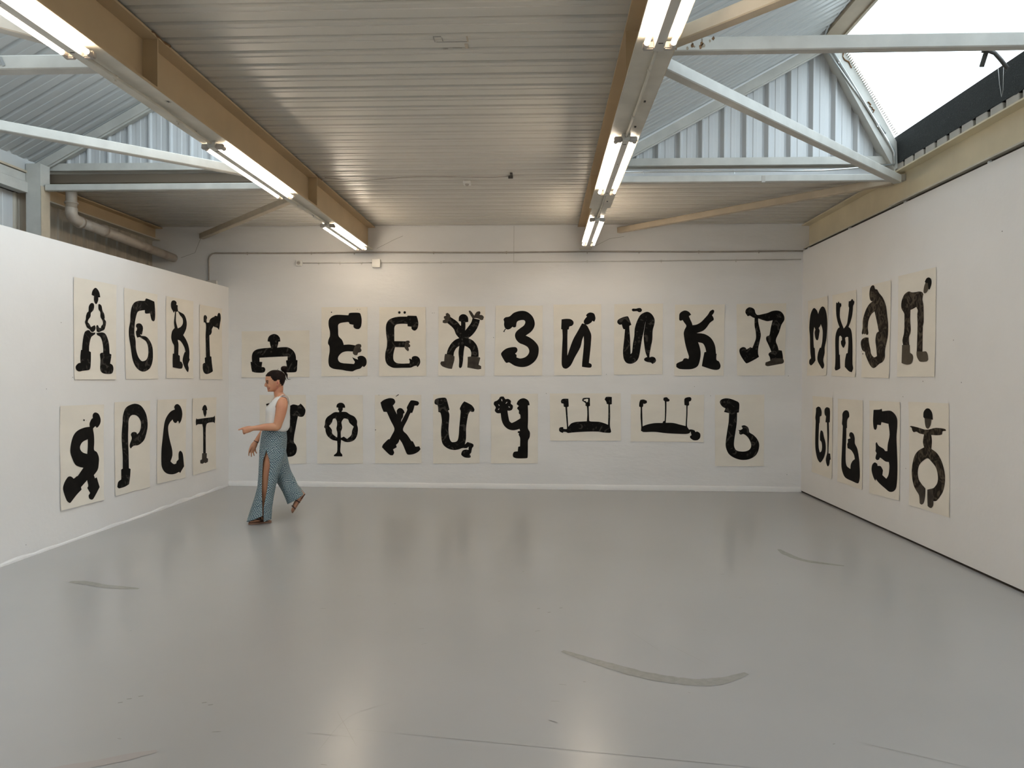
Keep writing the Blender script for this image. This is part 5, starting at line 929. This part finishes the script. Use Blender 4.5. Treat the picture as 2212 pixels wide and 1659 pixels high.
# sandals
def sole(outline, thick):                   # outline of (cx, cy, halfwidth, ycentre) along the foot
    bm = bmesh.new(); pv = None
    for cx, cyy, hw, yc, nx, nz in outline:
        p = L3(cx, cyy, yc); p.z = .001 if nz == 1 else p.z; nrm = Vector((nx, 0, nz)).normalized()*thick
        cur = [bm.verts.new(p+Vector((0, -hw, 0))), bm.verts.new(p+Vector((0, hw, 0))), bm.verts.new(p+Vector((0, hw, 0))+nrm), bm.verts.new(p+Vector((0, -hw, 0))+nrm)]
        if pv:
            for k in range(4): bm.faces.new((pv[k], pv[(k+1) % 4], cur[(k+1) % 4], cur[k]))
        else: bm.faces.new(cur[::-1])
        pv = cur
    bm.faces.new(pv); return bm
zc = PZ0/KP
s1 = obj('sandal', sole([(441, zc-.2, .018, -.078, 0, 1), (434, zc-.2, .028, -.079, 0, 1), (415, zc-.2, .032, -.081, 0, 1), (370, zc-.2, .031, -.086, 0, 1), (320, zc-.2, .039, -.092, 0, 1), (280, zc-.2, .043, -.097, 0, 1), (255, zc-.2, .040, -.100, 0, 1), (242, zc-.2, .030, -.102, 0, 1), (236, zc-.2, .018, -.103, 0, 1)], .016), MT['sole'], pr_)
s2 = obj('sandal', sole([(735, 1306, .018, .086, -1, .55), (728, 1318, .028, .086, -1, .6), (712, 1340, .032, .086, -1, .65), (688, 1374, .034, .086, -1, .65), (663, 1412, .042, .086, -1, .6), (645, 1438, .040, .086, -1, .6), (634, 1454, .026, .086, -1, .6)], .014), MT['sole'], pr_)
def strap(P_, r_, parent):
    bm = bmesh.new(); tube(bm, catmull(P_, 5), r_, 6); o = obj('strap', bm, MT['sandal'], parent, True); return o
strap([L3(350, 1512, -.135), L3(338, 1480, -.118), L3(332, 1470, -.088), L3(338, 1482, -.060), L3(350, 1512, -.045)], .0075, s1)
strap([L3(268, 1506, -.084), L3(300, 1486, -.084), L3(345, 1462, -.083), L3(362, 1446, -.083)], .0070, s1)
strap([L3(402, 1510, -.112), L3(372, 1478, -.122), L3(345, 1464, -.088), L3(365, 1476, -.052), L3(402, 1510, -.048)], .0070, s1)
strap([L3(392, 1512, -.113), L3(340, 1500, -.133), L3(300, 1488, -.118), L3(288, 1486, -.092), L3(300, 1492, -.060)], .0065, s1)
strap([L3(700, 1365, .05), L3(672, 1345, .046), L3(650, 1338, .086), L3(672, 1345, .126), L3(700, 1365, .122)], .0070, s2)
strap([L3(634, 1420, .086), L3(642, 1380, .086), L3(668, 1330, .086)], .0065, s2)
strap([L3(660, 1420, .046), L3(640, 1400, .050), L3(628, 1390, .086), L3(640, 1400, .122), L3(660, 1420, .126)], .0070, s2)
strap([L3(714, 1330, .052), L3(742, 1296, .070), L3(746, 1290, .086), L3(742, 1296, .104), L3(714, 1330, .120)], .0060, s2)
